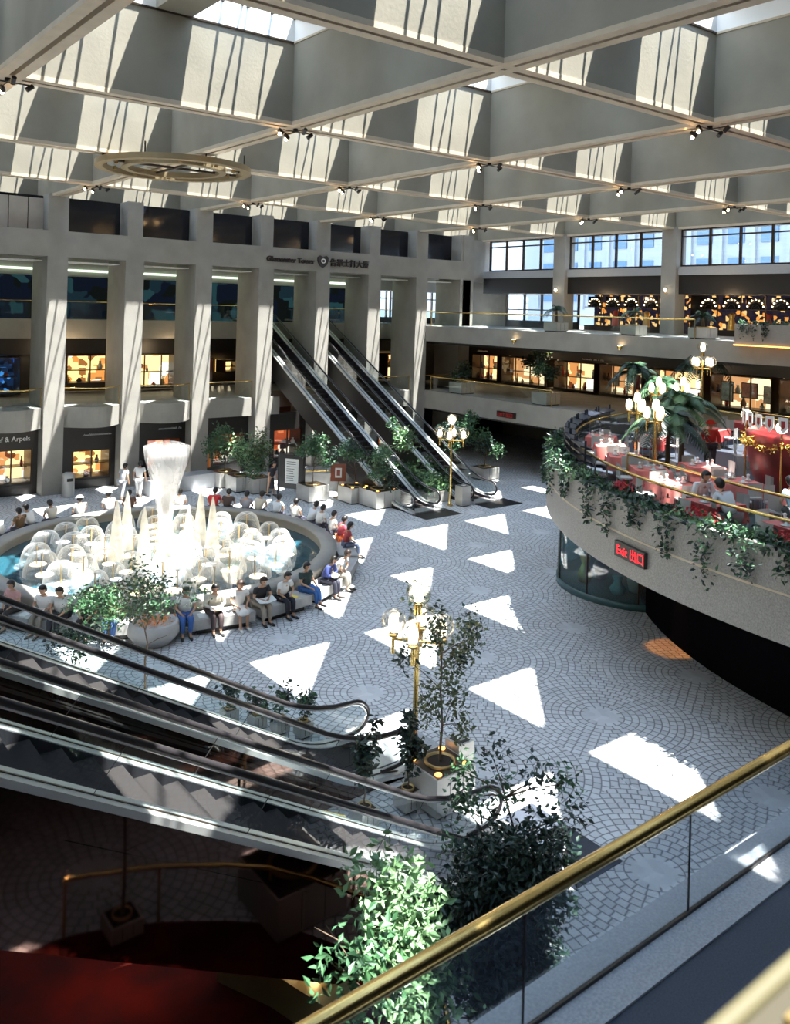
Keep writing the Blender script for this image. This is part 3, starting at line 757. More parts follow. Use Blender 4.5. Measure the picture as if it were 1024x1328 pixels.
# ------------------------------------------------------------------ escalators
S30 = math.tan(math.radians(30))
def escalator(label, loc, rz, rise, W=1.6, slope=S30, side=steel_panel, group=None, top_len=2.2, moving=0, truss_d=1.15):
    """local: bottom comb at x=0, climbs towards +x; y across"""
    t = thing('escalator', label, 'escalator', loc, rz, group)
    run = rise/slope; HR = .95; NX = -1.55
    def zs(x): return 0 if x < 0 else (rise if x > run else x*slope)
    X = [-1.1, -.8, -.5, -.2, 0, .3]; xs = [-1.2, -.6, -.25]+[i*.25 for i in range(0, int(run/.25)+1)]+[run, run+.3, run+.7, run+top_len]
    def sm(x, o=.5):            # rounded slope line
        return sum(zs(x+q) for q in (-o, -o/2, 0, o/2, o))/5
    # truss and its cladding
    prof = [(-1.7, -.02), (-1.2, .02)]+[(x, max(.02, sm(x)-.32)) for x in xs[2:]]
    low = [(run+top_len, rise-truss_d+.1), (run+.5, rise-truss_d)]+[(truss_d/slope*.95, 0.0)]
    m = MB(); m.vprism(prof+low, -W/2, W/2, side); m.build('truss', t)
    # decks, skirts and glass of each side
    for s in (-1, 1):
        y0, y1 = s*W/2, s*(W/2-.33)
        a, c = min(y0, y1), max(y0, y1)
        pp = [(-1.45, .02)]+[(x, sm(x)+.20) for x in xs[1:]]; qq = [(x, max(.01, sm(x)-.33)) for x in reversed(xs[1:])]+[(-1.45, 0)]
        m = MB(); m.vprism(pp+[(x, sm(x)+.10) for x in reversed(xs[1:])]+[(-1.45, 0)], a-.02*(1 if s < 0 else 0), c+.02*(1 if s > 0 else 0), deck_alu)
        m.vprism([(x, sm(x)+.10) for x in xs[1:]]+qq[:-1], a, c, side)
        yg = s*(W/2-.14)
        m.vprism([(p[0], p[1]+.012) for p in pp]+[(p[0], p[1]+.002) for p in reversed(pp)], yg-.02, yg+.02, bronze)
        m.build('balustrade_deck', t)
        m = MB(); ys = s*(W/2-.335); m.vprism([(x, sm(x)+.19) for x in xs]+[(x, sm(x)-.02) for x in reversed(xs)], min(ys, ys-s*.02), max(ys, ys-s*.02), skirt); m.build('skirt', t)
        # handrail loop
        R_ = .36; zc = .56
        top = [(x, yg, sm(x, .8)+HR) for x in [-.9, -.5, -.2]+[i*.4 for i in range(0, int((run+top_len)/.4)+1)]]
        loop = [(-.98-R_*math.sin(q*PI/12)*1.25, yg, zc+R_*math.cos(q*PI/12)+.03) for q in range(13)]
        loop = loop[::-1]
        rail = [(-.6, yg, .22)]+loop+top
        secs = MB()
        secs.tube(rail, .045, rubber, 10); secs.build('handrail', t)
        tr = MB(); tr.tube([(p[0]+(.045 if p[0] < -1 else 0), p[1], p[2]-(.055 if p[2] > .5 else -.05)) for p in rail], .022, steel, 6); tr.build('handrail_track', t)
        gm_ = MB()
        lo = [(x, sm(x)+.16) for x in [-1.3, -.9, -.5, -.2]+[i*.4 for i in range(0, int((run+top_len)/.4)+1)]]
        hi = [(-1.36, .75), (-.9, .93)]+[(p[0], p[2]-.04) for p in top[1:]]
        n = min(len(lo), len(hi))
        gm_.add([(p[0], yg, p[1]) for p in lo[:n]]+[(p[0], yg, p[1]) for p in hi[:n]], [(i, i+1, n+i+1, n+i) for i in range(n-1)], glass)
        gm_.build('glass_balustrade_panel', t)
        m = MB(); x = .9
        while x < run:
            m.add([(x, yg-.008, sm(x)+.16), (x, yg+.008, sm(x)+.16), (x-.42, yg+.008, sm(x-.42, .8)+HR-.05), (x-.42, yg-.008, sm(x-.42, .8)+HR-.05)], [(0, 1, 2, 3)], rubber); x += 2.0
        m.build('glass_joint', t)
        m = MB(); m.box(-1.62, -1.0, min(yg-.09, yg+.09), max(yg-.09, yg+.09), .02, .12, steel); m.build('newel_base', t)
    # steps
    m = MB(); w = W/2-.36; st = .4; prof_ = []; x = -.8; zl = .05
    while x < run+top_len-.4:
        z = sm(x+st*.5)+.05
        prof_ += [(x, z), (x+st, z)]; x += st
    m.vprism(prof_+[(p[0], p[1]-.3) for p in reversed(prof_)], -w, w, tread)
    m.build('steps', t)
    MB().box(-1.5, -.8, -w, w, .0, .07, steel).build('comb_plate', t)
    return t
yellow_dim = pbsdf('step_edge', (.22, .22, .22), .5)
escalator('near escalator furthest from the viewer, with bright newels by the planters', (10.3, 14.75, 0), PI, Z3, W=1.9, side=mirror_brown, top_len=3.2, group='near escalator pair')
escalator('near escalator closest to the viewer, clad in dark bronze mirror', (10.3, 10.52, 0), PI, Z3, W=1.9, side=mirror_brown, top_len=3.2, group='near escalator pair', truss_d=1.55)
escalator('far escalator on the left, rising between the columns to the upper gallery', (27.05, 33.0, 0), PI/2, Z3, W=1.9, slope=.55, side=soot, group='far escalator pair')
escalator('far escalator on the right, behind the globe lamp post', (30.95, 33.0, 0), PI/2, Z3, W=1.9, slope=.55, side=soot, group='far escalator pair')
b = MB(); b.box(-14, -7.0, 8, 17, 7.9, Z3, granite); struct(b.build('floor'))
for (lb, p) in (('dark entry mat at the foot of the left far escalator', (26.0, 30.4, 1.5, 2.2)), ('dark entry mat at the foot of the right far escalator', (30.2, 30.4, 1.5, 2.2))):
    tag(MB().box(p[0], p[0]+2.3, p[1], p[1]+1.4, .0, .012, soot).build('floor_mat'), lb, 'mat')
tag(MB().box(11.6, 12.9, 9.4, 11.6, 0, .012, granite_dark).build('floor_mat'), 'dark entry mat at the foot of the nearest escalator', 'mat')
tag(MB().box(11.6, 12.9, 13.7, 15.8, 0, .012, granite).build('floor_mat'), 'grey entry plate at the foot of the second near escalator', 'mat')

# red carpeted well, curved brass rail and lit olive kerb beneath the near escalators
pts = [(4.3, 5.82), (4.66, 5.93), (5.6, 6.35), (6.44, 6.92), (7.0, 7.4), (7.4, 8.0), (7.9, 9.0)]
poly = pts+[(7.6, 9.6), (6.9, 10.2), (6.3, 11.2), (5.9, 16.0), (-10, 16.0), (-10, 5.2)]
tag(MB().prism(poly, 0, .015, red_carpet).build('carpet'), 'dark red carpet beneath the near escalators', 'carpet')
t = thing('curved_rail', 'low curved brass rail mirrored in the bronze escalator side', 'railing', (0, 0, 0))
MB().tube([(p[0], p[1], .9) for p in pts], .04, brass, 10).build('handrail', t)
for p in pts[::2]: MB().cyl(p[0], p[1], 0, .9, .025, brass_dull, 8).build('post', t)
g = MB()
for a, c in zip(pts, pts[1:]): g.quad((a[0], a[1], .05), (c[0], c[1], .05), (c[0], c[1], .85), (a[0], a[1], .85), glass)
g.build('glass_panel', t)
t = thing('lit_kerb', 'olive metal kerb with two lit bulbs under the nearest escalator', 'kerb', (6.0, 10.6, 0), 0)
m = MB(); m.prism([(.35, .55), (.75, -.3), (1.05, -1.3), (.5, -1.3), (.2, -.3), (-.2, .55)], .02, .5, olive_metal); m.build('kerb_body', t)
for (x, y) in ((.5, -.35), (.62, -.75)): MB().ball(x, y, .56, .07, bulb, 10).build('bulb', t)
# brass handrail between the two near escalators
t = thing('brass_rail', 'short slanting brass rail between the two near escalators', 'railing', (0, 0, 0))
MB().tube([(7.9, 13.1, 1.0), (8.62, 12.0, 1.0)], .04, brass, 10).build('handrail', t)
for p in ((7.9, 13.1), (8.62, 12.0)): MB().cyl(p[0], p[1], 0, 1.0, .03, brass_dull, 8).build('post', t)

# ------------------------------------------------------------------ globe lamps
def globe_lamp(label, loc, H=3.35, arms=4, R=.72, gr=.27, rz=0, group=None, top=True, z_top=.75):
    t = thing('globe_lamp_post', label, 'lamp post', loc, rz, group)
    m = MB(); m.cyl(0, 0, 0, H+z_top*.5, .055, brass, 14); m.cyl(0, 0, 0, .06, .16, brass_dull, 16); m.build('pole', t)
    for k in range(arms):
        a = 2*PI*k/arms; x, y = R*math.cos(a), R*math.sin(a)
        m = MB(); m.tube([(0, 0, H), (x, y, H)], .035, brass, 8); m.cyl(x, y, H-.3, H+.08, .035, brass, 10); m.cyl(x, y, H+.06, H+.1, .1, brass_dull, 12); m.build('arm', t)
        MB().ball(x, y, H+.1+gr, gr, glass_dome, 20).build('globe', t)
        MB().lathe([(0, H+.12), (.085, H+.16), (.11, H+.32), (.08, H+.46), (0, H+.5)], bulb_soft, 12, cx=x, cy=y).build('lamp_bulb', t)
    if top:
        z = H+z_top
        MB().cyl(0, 0, z-.2, z+.02, .08, brass, 12).build('arm', t)
        MB().ball(0, 0, z+gr, gr, glass_dome, 20).build('globe', t)
        MB().lathe([(0, z+.03), (.085, z+.07), (.11, z+.23), (.08, z+.37), (0, z+.41)], bulb_soft, 12).build('lamp_bulb', t)
    return t
globe_lamp('brass lamp post with five clear globes in the middle foreground', (11.25, 13.33, 0), H=3.05, rz=.7, gr=.26, R=.5)
globe_lamp('brass lamp post with five globes beside the right far escalator', (28.91, 32.0, 0), H=3.3, rz=.65, gr=.29, R=.6)

# planter with young tree by the near lamp
tree('slender young tree with sparse drooping leaves in the square steel planter', (11.42, 12.72, 0), 4.0, (.75, .75, 1.6), 1500, .12, [leaf_d, leaf_ol], 11, box=(1.0, .8), sparse=True, tr=.03, branches=12, spread=.75)
def bin_(t, w=.42, h=.95):
    MB().box(-w/2, w/2, -w/2, w/2, .05, h, steel_panel).build('bin_body', t); MB().box(-w/2+.05, w/2-.05, -w/2+.05, w/2-.05, 0, .05, soot).build('plinth', t)
    MB().box(-w/2+.06, w/2-.06, -w/2+.06, w/2-.06, h, h+.01, soot).build('opening', t)
    MB().box(-w*.12, w*.2, -w*.2, w*.2, h+.01, h+.02, paper).build('ash_tray', t)
t = thing('waste_bin', 'square steel bin beside the near planter', 'bin', (12.15, 12.95, 0), .0); bin_(t)
t = thing('waste_bin', 'round topped grey bin at the foot of a left column', 'bin', (13.7, 43.6, 0))
MB().cyl(0, 0, 0, 1.05, .3, steel_panel, 16).lathe([(.3, 1.05), (.28, 1.15), (.18, 1.2), (0, 1.22)], steel_panel, 16).build('bin_body', t); MB().box(-.15, .15, -.33, -.28, .8, .95, soot).build('opening', t)
t = thing('waste_bin', 'grey square bin beside the far globe lamp', 'bin', (29.5, 31.7, 0)); bin_(t, .55, 1.0)

# ------------------------------------------------------------------ plants on the ground floor
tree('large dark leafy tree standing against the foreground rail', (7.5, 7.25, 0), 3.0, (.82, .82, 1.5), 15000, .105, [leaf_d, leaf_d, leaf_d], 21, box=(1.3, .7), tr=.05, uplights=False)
tree('airy branches of a tall ficus above the dark foreground tree', (8.3, 7.85, 0), 3.7, (.7, .7, .9), 1000, .10, [leaf_d, leaf_g], 22, sparse=True, tr=.035, branches=12, spread=.9)
tree('pale green sunlit ficus at the bottom of the frame', (5.05, 6.25, 0), 4.0, (.85, .75, .85), 2800, .115, [leaf_l, leaf_l, leaf_g], 23, tr=.03, branches=12, spread=.8, box=(.5, .3), uplights=False)
for i, (x, y, s) in enumerate([(9.5, 18.0, 1.), (9.91, 17.41, .8), (10.25, 16.95, 1.), (10.59, 16.49, 1.1)]):
    tree(['leftmost small pot plant beyond the near escalator', 'lowest small pot plant beyond the near escalator', 'third small pot plant beyond the near escalator', 'rightmost small pot plant in a tall box beyond the near escalator'][i], (x, y, 0), 1.0*s, (.28, .28, .4), 260, .13, [leaf_d, leaf_g], 30+i, name='potted_plant', cat='plant', box=(.34, .35), tr=.015, uplights=False, group='pot plants beyond the near escalator')
for i, (x, y, h) in enumerate([(9.7, 12.9, 1.5), (10.75, 12.9, 1.6)]):
    tree(['left dark pot plant between the near escalators', 'right dark pot plant between the near escalators'][i], (x, y, 0), h, (.25, .25, .6), 420, .16, [leaf_d], 36+i, name='potted_plant', cat='plant', box=(.4, .4), tr=.02, uplights=False, group='pot plants between the near escalators')
tree('thin ficus tree standing in front of the fountain bench', (8.57, 20.76, 0), 3.0, (.8, .8, .85), 1100, .11, [leaf_g, leaf_ol, leaf_g], 40, tr=.03, spread=.8, box=None)
tree('low bush standing near the left end of the near escalator', (7.2, 22.0, 0), 1.5, (.6, .6, .6), 700, .12, [leaf_g, leaf_d], 41, tr=.02, name='potted_plant', cat='plant', branches=6)
tree('spreading grey green shrub in front of the left bench people', (8.9, 24.3, 0), 1.6, (1.3, .9, .7), 1800, .13, [leaf_g, leaf_ol], 42, name='shrub', cat='shrub', tr=.03)
t = thing('round_planter', 'round pale stone planter with orange flowers at the fountain bench', 'planter', (9.95, 23.6, 0))
MB().lathe([(0, 0), (.5, 0), (.75, .3), (.7, .6), (.6, .62), (.58, .55), (0, .55)], stone, 22).build('pot', t)
R = random.Random(8); flower = pbsdf('orange_flower', (.9, .35, .12), .6)
leaf_quads(MB(), [(R.gauss(0, .25), R.gauss(0, .25), .6+R.random()*.15) for _ in range(260)], .1, flower, R).build('flowers', t)
# far row of planters
far = [((21.5, 42.0), 2.9, leaf_g, 'far planter tree nearest the long stone bench'), ((21.75, 40.6), 3.4, leaf_l, 'tallest pale flowering tree in the far planter row'), ((22.3, 39.8), 2.6, leaf_ol, 'olive bush left of the notice board'),
       ((23.75, 36.7), 3.1, leaf_g, 'round headed tree between notice board and easel'), ((25.35, 35.3), 2.9, leaf_d, 'dark tree in the steel planter right of the easel')]
for i, ((x, y), h, mt, lb) in enumerate(far):
    tree(lb, (x, y, 0), h, (.9, .9, 1.3 if i < 3 else .8), 1500, .17, [mt, leaf_g, mt], 50+i, box=(1.2, .8), tr=.03, group='planter trees of the far row', uplights=(i == 4))
tree('bush spilling over the large planter at the left far escalator', (25.9, 33.9, 0), 2.3, (1.0, 1.0, .8), 1800, .17, [leaf_g, leaf_d, leaf_l], 58, box=(1.5, .85), tr=.03)
t = thing('planter_bed', 'low leafy bed between the two far escalators', 'planter', (28.95, 33.4, 0))
MB().box(-.85, .75, -.6, 6.0, 0, .55, stone).build('trough', t); R = random.Random(60)
leaf_quads(leaf_quads(MB(), [(R.uniform(-.8, .7), R.uniform(-.6, 6), .6+abs(R.gauss(0, .35))) for _ in range(2200)], .3, leaf_g, R, -.2), [(R.uniform(-.8, .7), R.uniform(-.6, 3), .6+abs(R.gauss(0, .4))) for _ in range(500)], .3, leaf_l, R, -.2).build('foliage', t)
tree('pale leaved tree between the two far escalators', (28.95, 36.2, .0), 3.4, (.8, .8, .8), 700, .22, [leaf_l, leaf_g], 61, tr=.03, z0=.5)
for i, (x, y, h) in enumerate([(33.2, 36.5, 3.2), (34.6, 38.2, 3.4), (35.4, 36.2, 2.4)]):
    tree(['dark tree right behind the far escalators', 'tall dark tree under the lower right gallery', 'low dark tree under the gallery edge'][i], (x, y, 0), h, (.9, .9, 1.1), 1400, .2, [leaf_d, leaf_g], 64+i, box=(1.2, .7), tr=.04, uplights=False)
# easel, notice board, long bench
t = thing('easel_sign', 'framed picture on a brass stand between the far planters', 'sign stand', (25.1, 36.4, 0), -.6)
MB().cyl(0, 0, 0, .9, .025, brass, 8).cyl(0, 0, 0, .04, .22, brass_dull, 14).build('stand', t)
MB().box(-.4, .4, -.03, .03, .85, 1.75, pbsdf('mahogany', (.2, .05, .02), .4)).build('frame', t); MB().box(-.17, .17, -.045, -.03, 1.05, 1.55, paper).build('poster', t); MB().box(-.09, .09, -.05, -.045, 1.15, 1.45, pbsdf('poster_red', (.25, .06, .04), .6)).build('poster_panel', t)
t = thing('notice_board', 'tall black framed notice board with a pale poster', 'notice board', (23.1, 37.75, 0), -.95)
for x in (-.72, .72):
    MB().box(x-.035, x+.035, -.035, .035, 0, 2.25, black_paint).build('post', t); MB().box(x-.04, x+.04, -.35, .35, 0, .06, black_paint).build('foot', t)
MB().box(-.66, .66, -.03, .03, .45, 2.2, black_paint).build('board', t); MB().box(-.33, .40, -.045, -.03, .72, 1.98, paper).build('poster', t)
m = MB(); R = random.Random(4)
for z in range(9): m.box(-.25, .1+R.uniform(0, .2), -.05, -.045, .85+z*.12, .875+z*.12, sign_dark)
m.build('poster_print', t)
t = thing('stone_bench', 'long pale stone bench block behind the fountain on the left', 'bench', (17.0, 41.9, 0), .12)
MB().box(0, 3.9, -.5, .5, 0, .8, granite).build('block', t)
for q, (x0, y0, x1, y1, nm) in enumerate([(24.6, 38.4, 26.6, 37.6, 'low pale counter behind the easel')]):
    t = thing('low_counter', nm, 'counter', (25.8, 38.2, 0), -.3); MB().box(-1.9, 1.9, -.2, .2, 0, .95, stone).build('counter_body', t); MB().tube([(-1.9, -.22, 1.1), (1.9, -.22, 1.1)], .04, brass, 8).build('rail', t)

# ------------------------------------------------------------------ fountain
FC = (13.1, 30.28)
ft = thing('fountain', 'large round fountain with glowing mushroom jets and a white plume', 'fountain', (FC[0], FC[1], 0))
m = MB(); m.lathe([(5.85, .12), (5.85, .68), (5.82, .70), (5.82, .78), (6.42, .78), (6.42, .66), (6.38, .64), (6.38, 0)], concrete, 96); m.build('basin_wall', ft)
m = MB(); m.lathe([(0, .05), (5.84, .05)], pool_tile, 64); m.build('basin_floor', ft)
m = MB(); m.lathe([(0, .42), (5.845, .42)], water, 64); m.build('water', ft)
# jets
jet_dome = MB()
prof = [(.03, 0.62), (.12, .70), (.25, .69), (.38, .58), (.46, .4), (.52, .18), (.54, 0.0)]
jet_dome.lathe(prof, jetwater, 22); jd = jet_dome.mesh('water_dome')
jn = MB(); jn.cyl(0, 0, -.1, .62, .022, brass_dull, 8); jn.cyl(0, 0, .60, .66, .045, brass_dull, 10); jnm = jn.mesh('nozzle')
lg = [MB().lathe([(0, .02), (.24, .02), (.27, .0)], mt, 16).mesh('pool_light') for mt in (pool_lamp, pool_lamp_b)]
foam = veil('foam', (.85, .93, 1.), .14, noise=.14, nscale=4)
fo = MB().lathe([(0, .025), (.5, .015), (.7, .01)], foam, 16).mesh('foam_patch')
R = random.Random(12); nj = 0; jets = []
for (rad, n, off) in ((1.1, 5, .2), (2.2, 10, 0), (3.3, 15, .15), (4.4, 20, .05)):
    for k in range(n):
        a = 2*PI*(k+off)/n+R.uniform(-.05, .05); x, y = rad*math.cos(a), rad*math.sin(a)
        if rad > 5 and (-.9 < a < .55 or a > 5.6): continue
        jets.append((x, y, rad))
for (x, y, rad) in jets:
    sc_ = R.uniform(.85, 1.15)
    o = bpy.data.objects.new('water_jet', jd); C.objects.link(o); o.parent = ft; o.location = (x, y, .42); o.scale = (sc_, sc_, sc_)
    p = bpy.data.objects.new('nozzle', jnm); C.objects.link(p); p.parent = o
    p = bpy.data.objects.new('pool_light', lg[0 if R.random() < .7 else 1]); C.objects.link(p); p.parent = o; p.location = (R.uniform(-.2, .2), R.uniform(-.2, .2), .01)
    p = bpy.data.objects.new('foam_patch', fo); C.objects.link(p); p.parent = o
spire = MB().lathe([(.30, 0), (.24, .5), (.17, 1.2), (.10, 1.8), (.03, 2.15), (0, 2.2)], jetwater2, 16).mesh('water_spire')
for k in range(7):
    a = 2*PI*k/7+.3
    o = bpy.data.objects.new('water_spire', spire); C.objects.link(o); o.parent = ft; o.location = (1.75*math.cos(a), 1.75*math.sin(a), .42)
m = MB()
for (k, s) in enumerate((1., .86, .72, .56, .4, .25)):
    m.lathe([(.14*s, .42), (.2*s, 1.2), (.33*s, 2.2), (.5*s, 3.0), (.68*s, 3.6), (.8*s, 4.0), (.86*s, 4.25+.2*s), (.5*s, 4.1+.5*s)], plumewater, 24)
m.build('central_plume', ft)
# stone bench blocks round the fountain
nb = 20
for k in range(nb):
    a0 = 2*PI*k/nb+.02; a1 = 2*PI*(k+1)/nb-.02
    am = math.degrees((a0+a1)/2)
    m = MB(); p = [(6.5, a0), (6.5, a1), (7.25, a1), (7.25, a0)]
    q = [(r*math.cos(a), r*math.sin(a)) for r, a in p]
    m.prism([q[0], q[3], q[2], q[1]], .16, .46, stone)
    q2 = [(r*math.cos(a), r*math.sin(a)) for r, a in ((6.5, a0+.03), (7.1, a0+.03), (7.1, a1-.03), (6.5, a1-.03))]
    m.prism(q2, 0, .16, soot)
    o = m.build('stone_bench', None, (FC[0], FC[1], 0))
    tag(o, 'bench block, %s counted clockwise round the fountain from the far right' % ORD[(nb-1-k) % nb], 'bench', 'bench blocks around the fountain')

# ------------------------------------------------------------------ people
SK = {}
def cmat(c, nm='cloth', rough=.75):
    k = (nm,)+tuple(c)
    if k not in SK: SK[k] = pbsdf(nm+'_%d' % len(SK), c, rough)
    return SK[k]
skin_m = pbsdf('skin', (.52, .30, .19), .5); hair_m = pbsdf('black_hair', (.012, .009, .008), .4); eye_m = pbsdf('eye', (.02, .015, .01), .3); lip_m = pbsdf('lip', (.4, .13, .1), .5)
hair_grey = pbsdf('brown_hair', (.028, .015, .010), .5)
def skinmesh(verts, edges, radii, root, mat, sub=1):
    me = bpy.data.meshes.new('sk'); me.from_pydata(verts, edges, []); o = bpy.data.objects.new('sk', me); C.objects.link(o)
    md = o.modifiers.new('s', 'SKIN'); md.use_smooth_shade = True
    sv = me.skin_vertices[0].data
    for i, r in enumerate(radii): sv[i].radius = (r, r) if not isinstance(r, tuple) else r; sv[i].use_root = (i == root)
    ss = o.modifiers.new('u', 'SUBSURF'); ss.levels = sub; ss.render_levels = sub
    dg = bpy.context.evaluated_depsgraph_get(); r = bpy.data.meshes.new_from_object(o.evaluated_get(dg))
    bpy.data.objects.remove(o); bpy.data.meshes.remove(me)
    r.materials.clear(); r.materials.append(mat)
    return r
def append_mesh(mb, me, mat):
    vs = [tuple(v.co) for v in me.vertices]; fs = [tuple(p.vertices) for p in me.polygons]
    mb.add(vs, fs, mat, True); bpy.data.meshes.remove(me)
def person(label, loc, rz, top, bottom, pose='sit', lean=.1, sleeves='short', skirtc=None, hair=hair_m, long_hair=False, hold=None, look=.25, legs='trousers', twist=0, seat=.46, cat='person', group=None, hat=None, cross=False, shoes=(.03, .03, .03), scale=1.0):
    """+x is forward; seated: loc is the floor point beneath the hips"""
    t = thing('person', label, cat, loc, rz, group)
    R = random.Random(label)
    V = {}
    def L(name, x, y, z): V[name] = Vector((x, y, z))
    hz = seat+.09 if pose == 'sit' else .90
    L('pel', 0, 0, hz+.04); sx = lean
    L('waist', sx*.35, 0, hz+.22); L('chest', sx*.8, 0, hz+.42); L('neck', sx*1.15, 0, hz+.56); L('headb', sx*1.25+.02, 0, hz+.62)
    sh = .17
    for s, n in ((1, 'l'), (-1, 'r')):
        L('sh'+n, sx*.95, s*sh, hz+.49)
        if pose == 'sit':
            L('hip'+n, .03, s*.09, hz); L('kn'+n, .44, s*(.10 if not cross else .04), hz+.0 + (.06 if cross and s > 0 else 0))
            L('an'+n, .46+(.12 if cross and s > 0 else 0), s*(.09 if not cross else -.02*s), .09+(.12 if cross and s > 0 else 0)); L('to'+n, V['an'+n].x+.17, V['an'+n].y+s*.02, V['an'+n].z-.055)
            L('el'+n, sx*.9+.05, s*.25, hz+.24)
            if hold: L('wr'+n, .34, s*.10, hz+.20)
            else: L('wr'+n, .30, s*.12, hz+.11)
        else:
            st = .12*s
            L('hip'+n, 0, s*.09, hz-.02); L('kn'+n, st*.6+.02, s*.09, .48); L('an'+n, st, s*.09, .08); L('to'+n, st+.16, s*.11, .03)
            L('el'+n, sx-.03, s*.24, hz+.22)
            L('wr'+n, .12, s*.25, hz+.02)
    order = ['pel', 'waist', 'chest', 'neck', 'headb', 'shl', 'ell', 'wrl', 'shr', 'elr', 'wrr', 'hipl', 'knl', 'anl', 'tol', 'hipr', 'knr', 'anr', 'tor']
    rad = dict(pel=(.13, .10), waist=(.115, .09), chest=(.135, .095), neck=.05, headb=.05, shl=.055, shr=.055, ell=.038, elr=.038, wrl=.026, wrr=.026, hipl=.085, hipr=.085, knl=.055, knr=.055, anl=.036, anr=.036, tol=.03, tor=.03)
    vs = [V[k] for k in order]; idx = {k: i for i, k in enumerate(order)}; rr = [rad[k] for k in order]
    E = [('pel', 'waist'), ('waist', 'chest'), ('chest', 'neck'), ('neck', 'headb'), ('chest', 'shl'), ('shl', 'ell'), ('ell', 'wrl'), ('chest', 'shr'), ('shr', 'elr'), ('elr', 'wrr'), ('pel', 'hipl'), ('hipl', 'knl'), ('knl', 'anl'), ('anl', 'tol'), ('pel', 'hipr'), ('hipr', 'knr'), ('knr', 'anr'), ('anr', 'tor')]
    ed = [(idx[a], idx[c]) for a, c in E]
    # hands: palm then five fingers of different length
    for s, n in ((1, 'l'), (-1, 'r')):
        d = (V['wr'+n]-V['el'+n]).normalized(); side = d.cross(Vector((0, 0, 1)))
        side = Vector((0, 1, 0)) if side.length < .1 else side.normalized()
        pi_ = len(vs); palm = V['wr'+n]+d*.05; vs.append(palm); rr.append((.030, .018)); ed.append((idx['wr'+n], pi_))
        dn = Vector((0, 0, -1))
        for q, (off, ln) in enumerate(((-.027, .058), (-.009, .070), (.009, .066), (.027, .05))):
            a = len(vs); k1 = palm+d*.035+side*off; k2 = k1+d*ln*.55+dn*.012; k3 = k2+d*ln*.35+dn*.025
            vs += [k1, k2, k3]; rr += [.010, .0085, .007]; ed += [(pi_, a), (a, a+1), (a+1, a+2)]
        a = len(vs); th_ = side*(-s if n == 'l' else s)*.03
        vs += [V['wr'+n]+d*.03+th_, V['wr'+n]+d*.07+th_*1.5]; rr += [.011, .009]; ed += [(pi_, a), (a, a+1)]
    body = MB(); append_mesh(body, skinmesh(vs, ed, rr, 0, skin_m), skin_m)
    # head with face
    hc = V['headb']+Vector((.025, 0, .10))
    M = Matrix.Translation(hc) @ Matrix.Rotation(look, 4, 'Y') @ Matrix.Rotation(twist, 4, 'Z')
    body.ball(0, 0, 0, .1, skin_m, 16, sz=1.2, sx=.98, sy=.82, M=M)
    body.ball(.035, 0, -.065, .06, skin_m, 10, sz=.8, sy=.85, M=M)
    body.add([(.088, .012, -.02), (.088, -.012, -.02), (.118, 0, -.028), (.09, 0, .02)], [(0, 1, 2), (1, 3, 2), (3, 0, 2)], skin_m, False, M)
    for s in (1, -1):
        body.ball(.086, s*.033, .008, .011, eye_m, 8, M=M); body.ball(0, s*.083, -.008, .022, skin_m, 8, sx=.7, sy=.4, sz=1.3, M=M)
    body.ball(.088, 0, -.058, .016, lip_m, 8, sz=.35, sx=.5, M=M)
    body.build('body', t)
    # hair
    h = MB()
    vs2 = []; n = 16; k = 8
    for i in range(k+1):
        th_ = PI*.66*i/k
        for j in range(n):
            a = 2*PI*j/n; r = .108; cut = 1.0
            z = .135*1.05*math.cos(th_); x = r*1.12*math.sin(th_)*math.cos(a); y = r*.98*math.sin(th_)*math.sin(a)
            if x > .03 and z < .05: z = .05+(z-.05)*.05; x = min(x, .092)
            vs2.append((x-.008, y, z+.008))
    h.add(vs2, [(i*n+j, (i+1)*n+j, (i+1)*n+(j+1) % n, i*n+(j+1) % n) for i in range(k) for j in range(n)], hair, True, M)
    if long_hair: h.ball(-.05, 0, -.07, .095, hair, 12, sz=1.3, sy=.95, sx=.7, M=M)
    else: h.ball(-.03, 0, -.015, .10, hair, 12, sz=1.05, sy=.96, sx=.85, M=M)
    h.build('hair', t)
    if hat:
        h = MB(); h.lathe([(.16, .05), (.11, .06), (.105, .12), (.05, .15), (0, .15)], cmat(hat, 'hat'), 16, M); h.build('hat', t)
    # shirt
    nm = ['pel', 'waist', 'chest', 'neck']+['shl', 'shr']; vs = [V['pel'], V['waist'], V['chest'], V['chest'].lerp(V['neck'], .55), V['shl'], V['shr']]
    rr = [(.175, .145), (.165, .14), (.185, .145), .075, .085, .085]; ed = [(0, 1), (1, 2), (2, 3), (2, 4), (2, 5)]
    f = .95 if sleeves == 'long' else .55
    for s, n in ((4, 'l'), (5, 'r')):
        a = len(vs)
        if sleeves == 'long':
            vs += [V['el'+n], V['el'+n].lerp(V['wr'+n], .85)]; rr += [.062, .045]; ed += [(s, a), (a, a+1)]
        else: vs += [V['sh'+n].lerp(V['el'+n], .62)]; rr += [.07]; ed += [(s, a)]
    sh_ = MB(); tm = cmat(top); append_mesh(sh_, skinmesh(vs, ed, rr, 0, tm), tm); sh_.build('shirt', t)
    # lower garment
    bm_ = cmat(bottom); lo = MB()
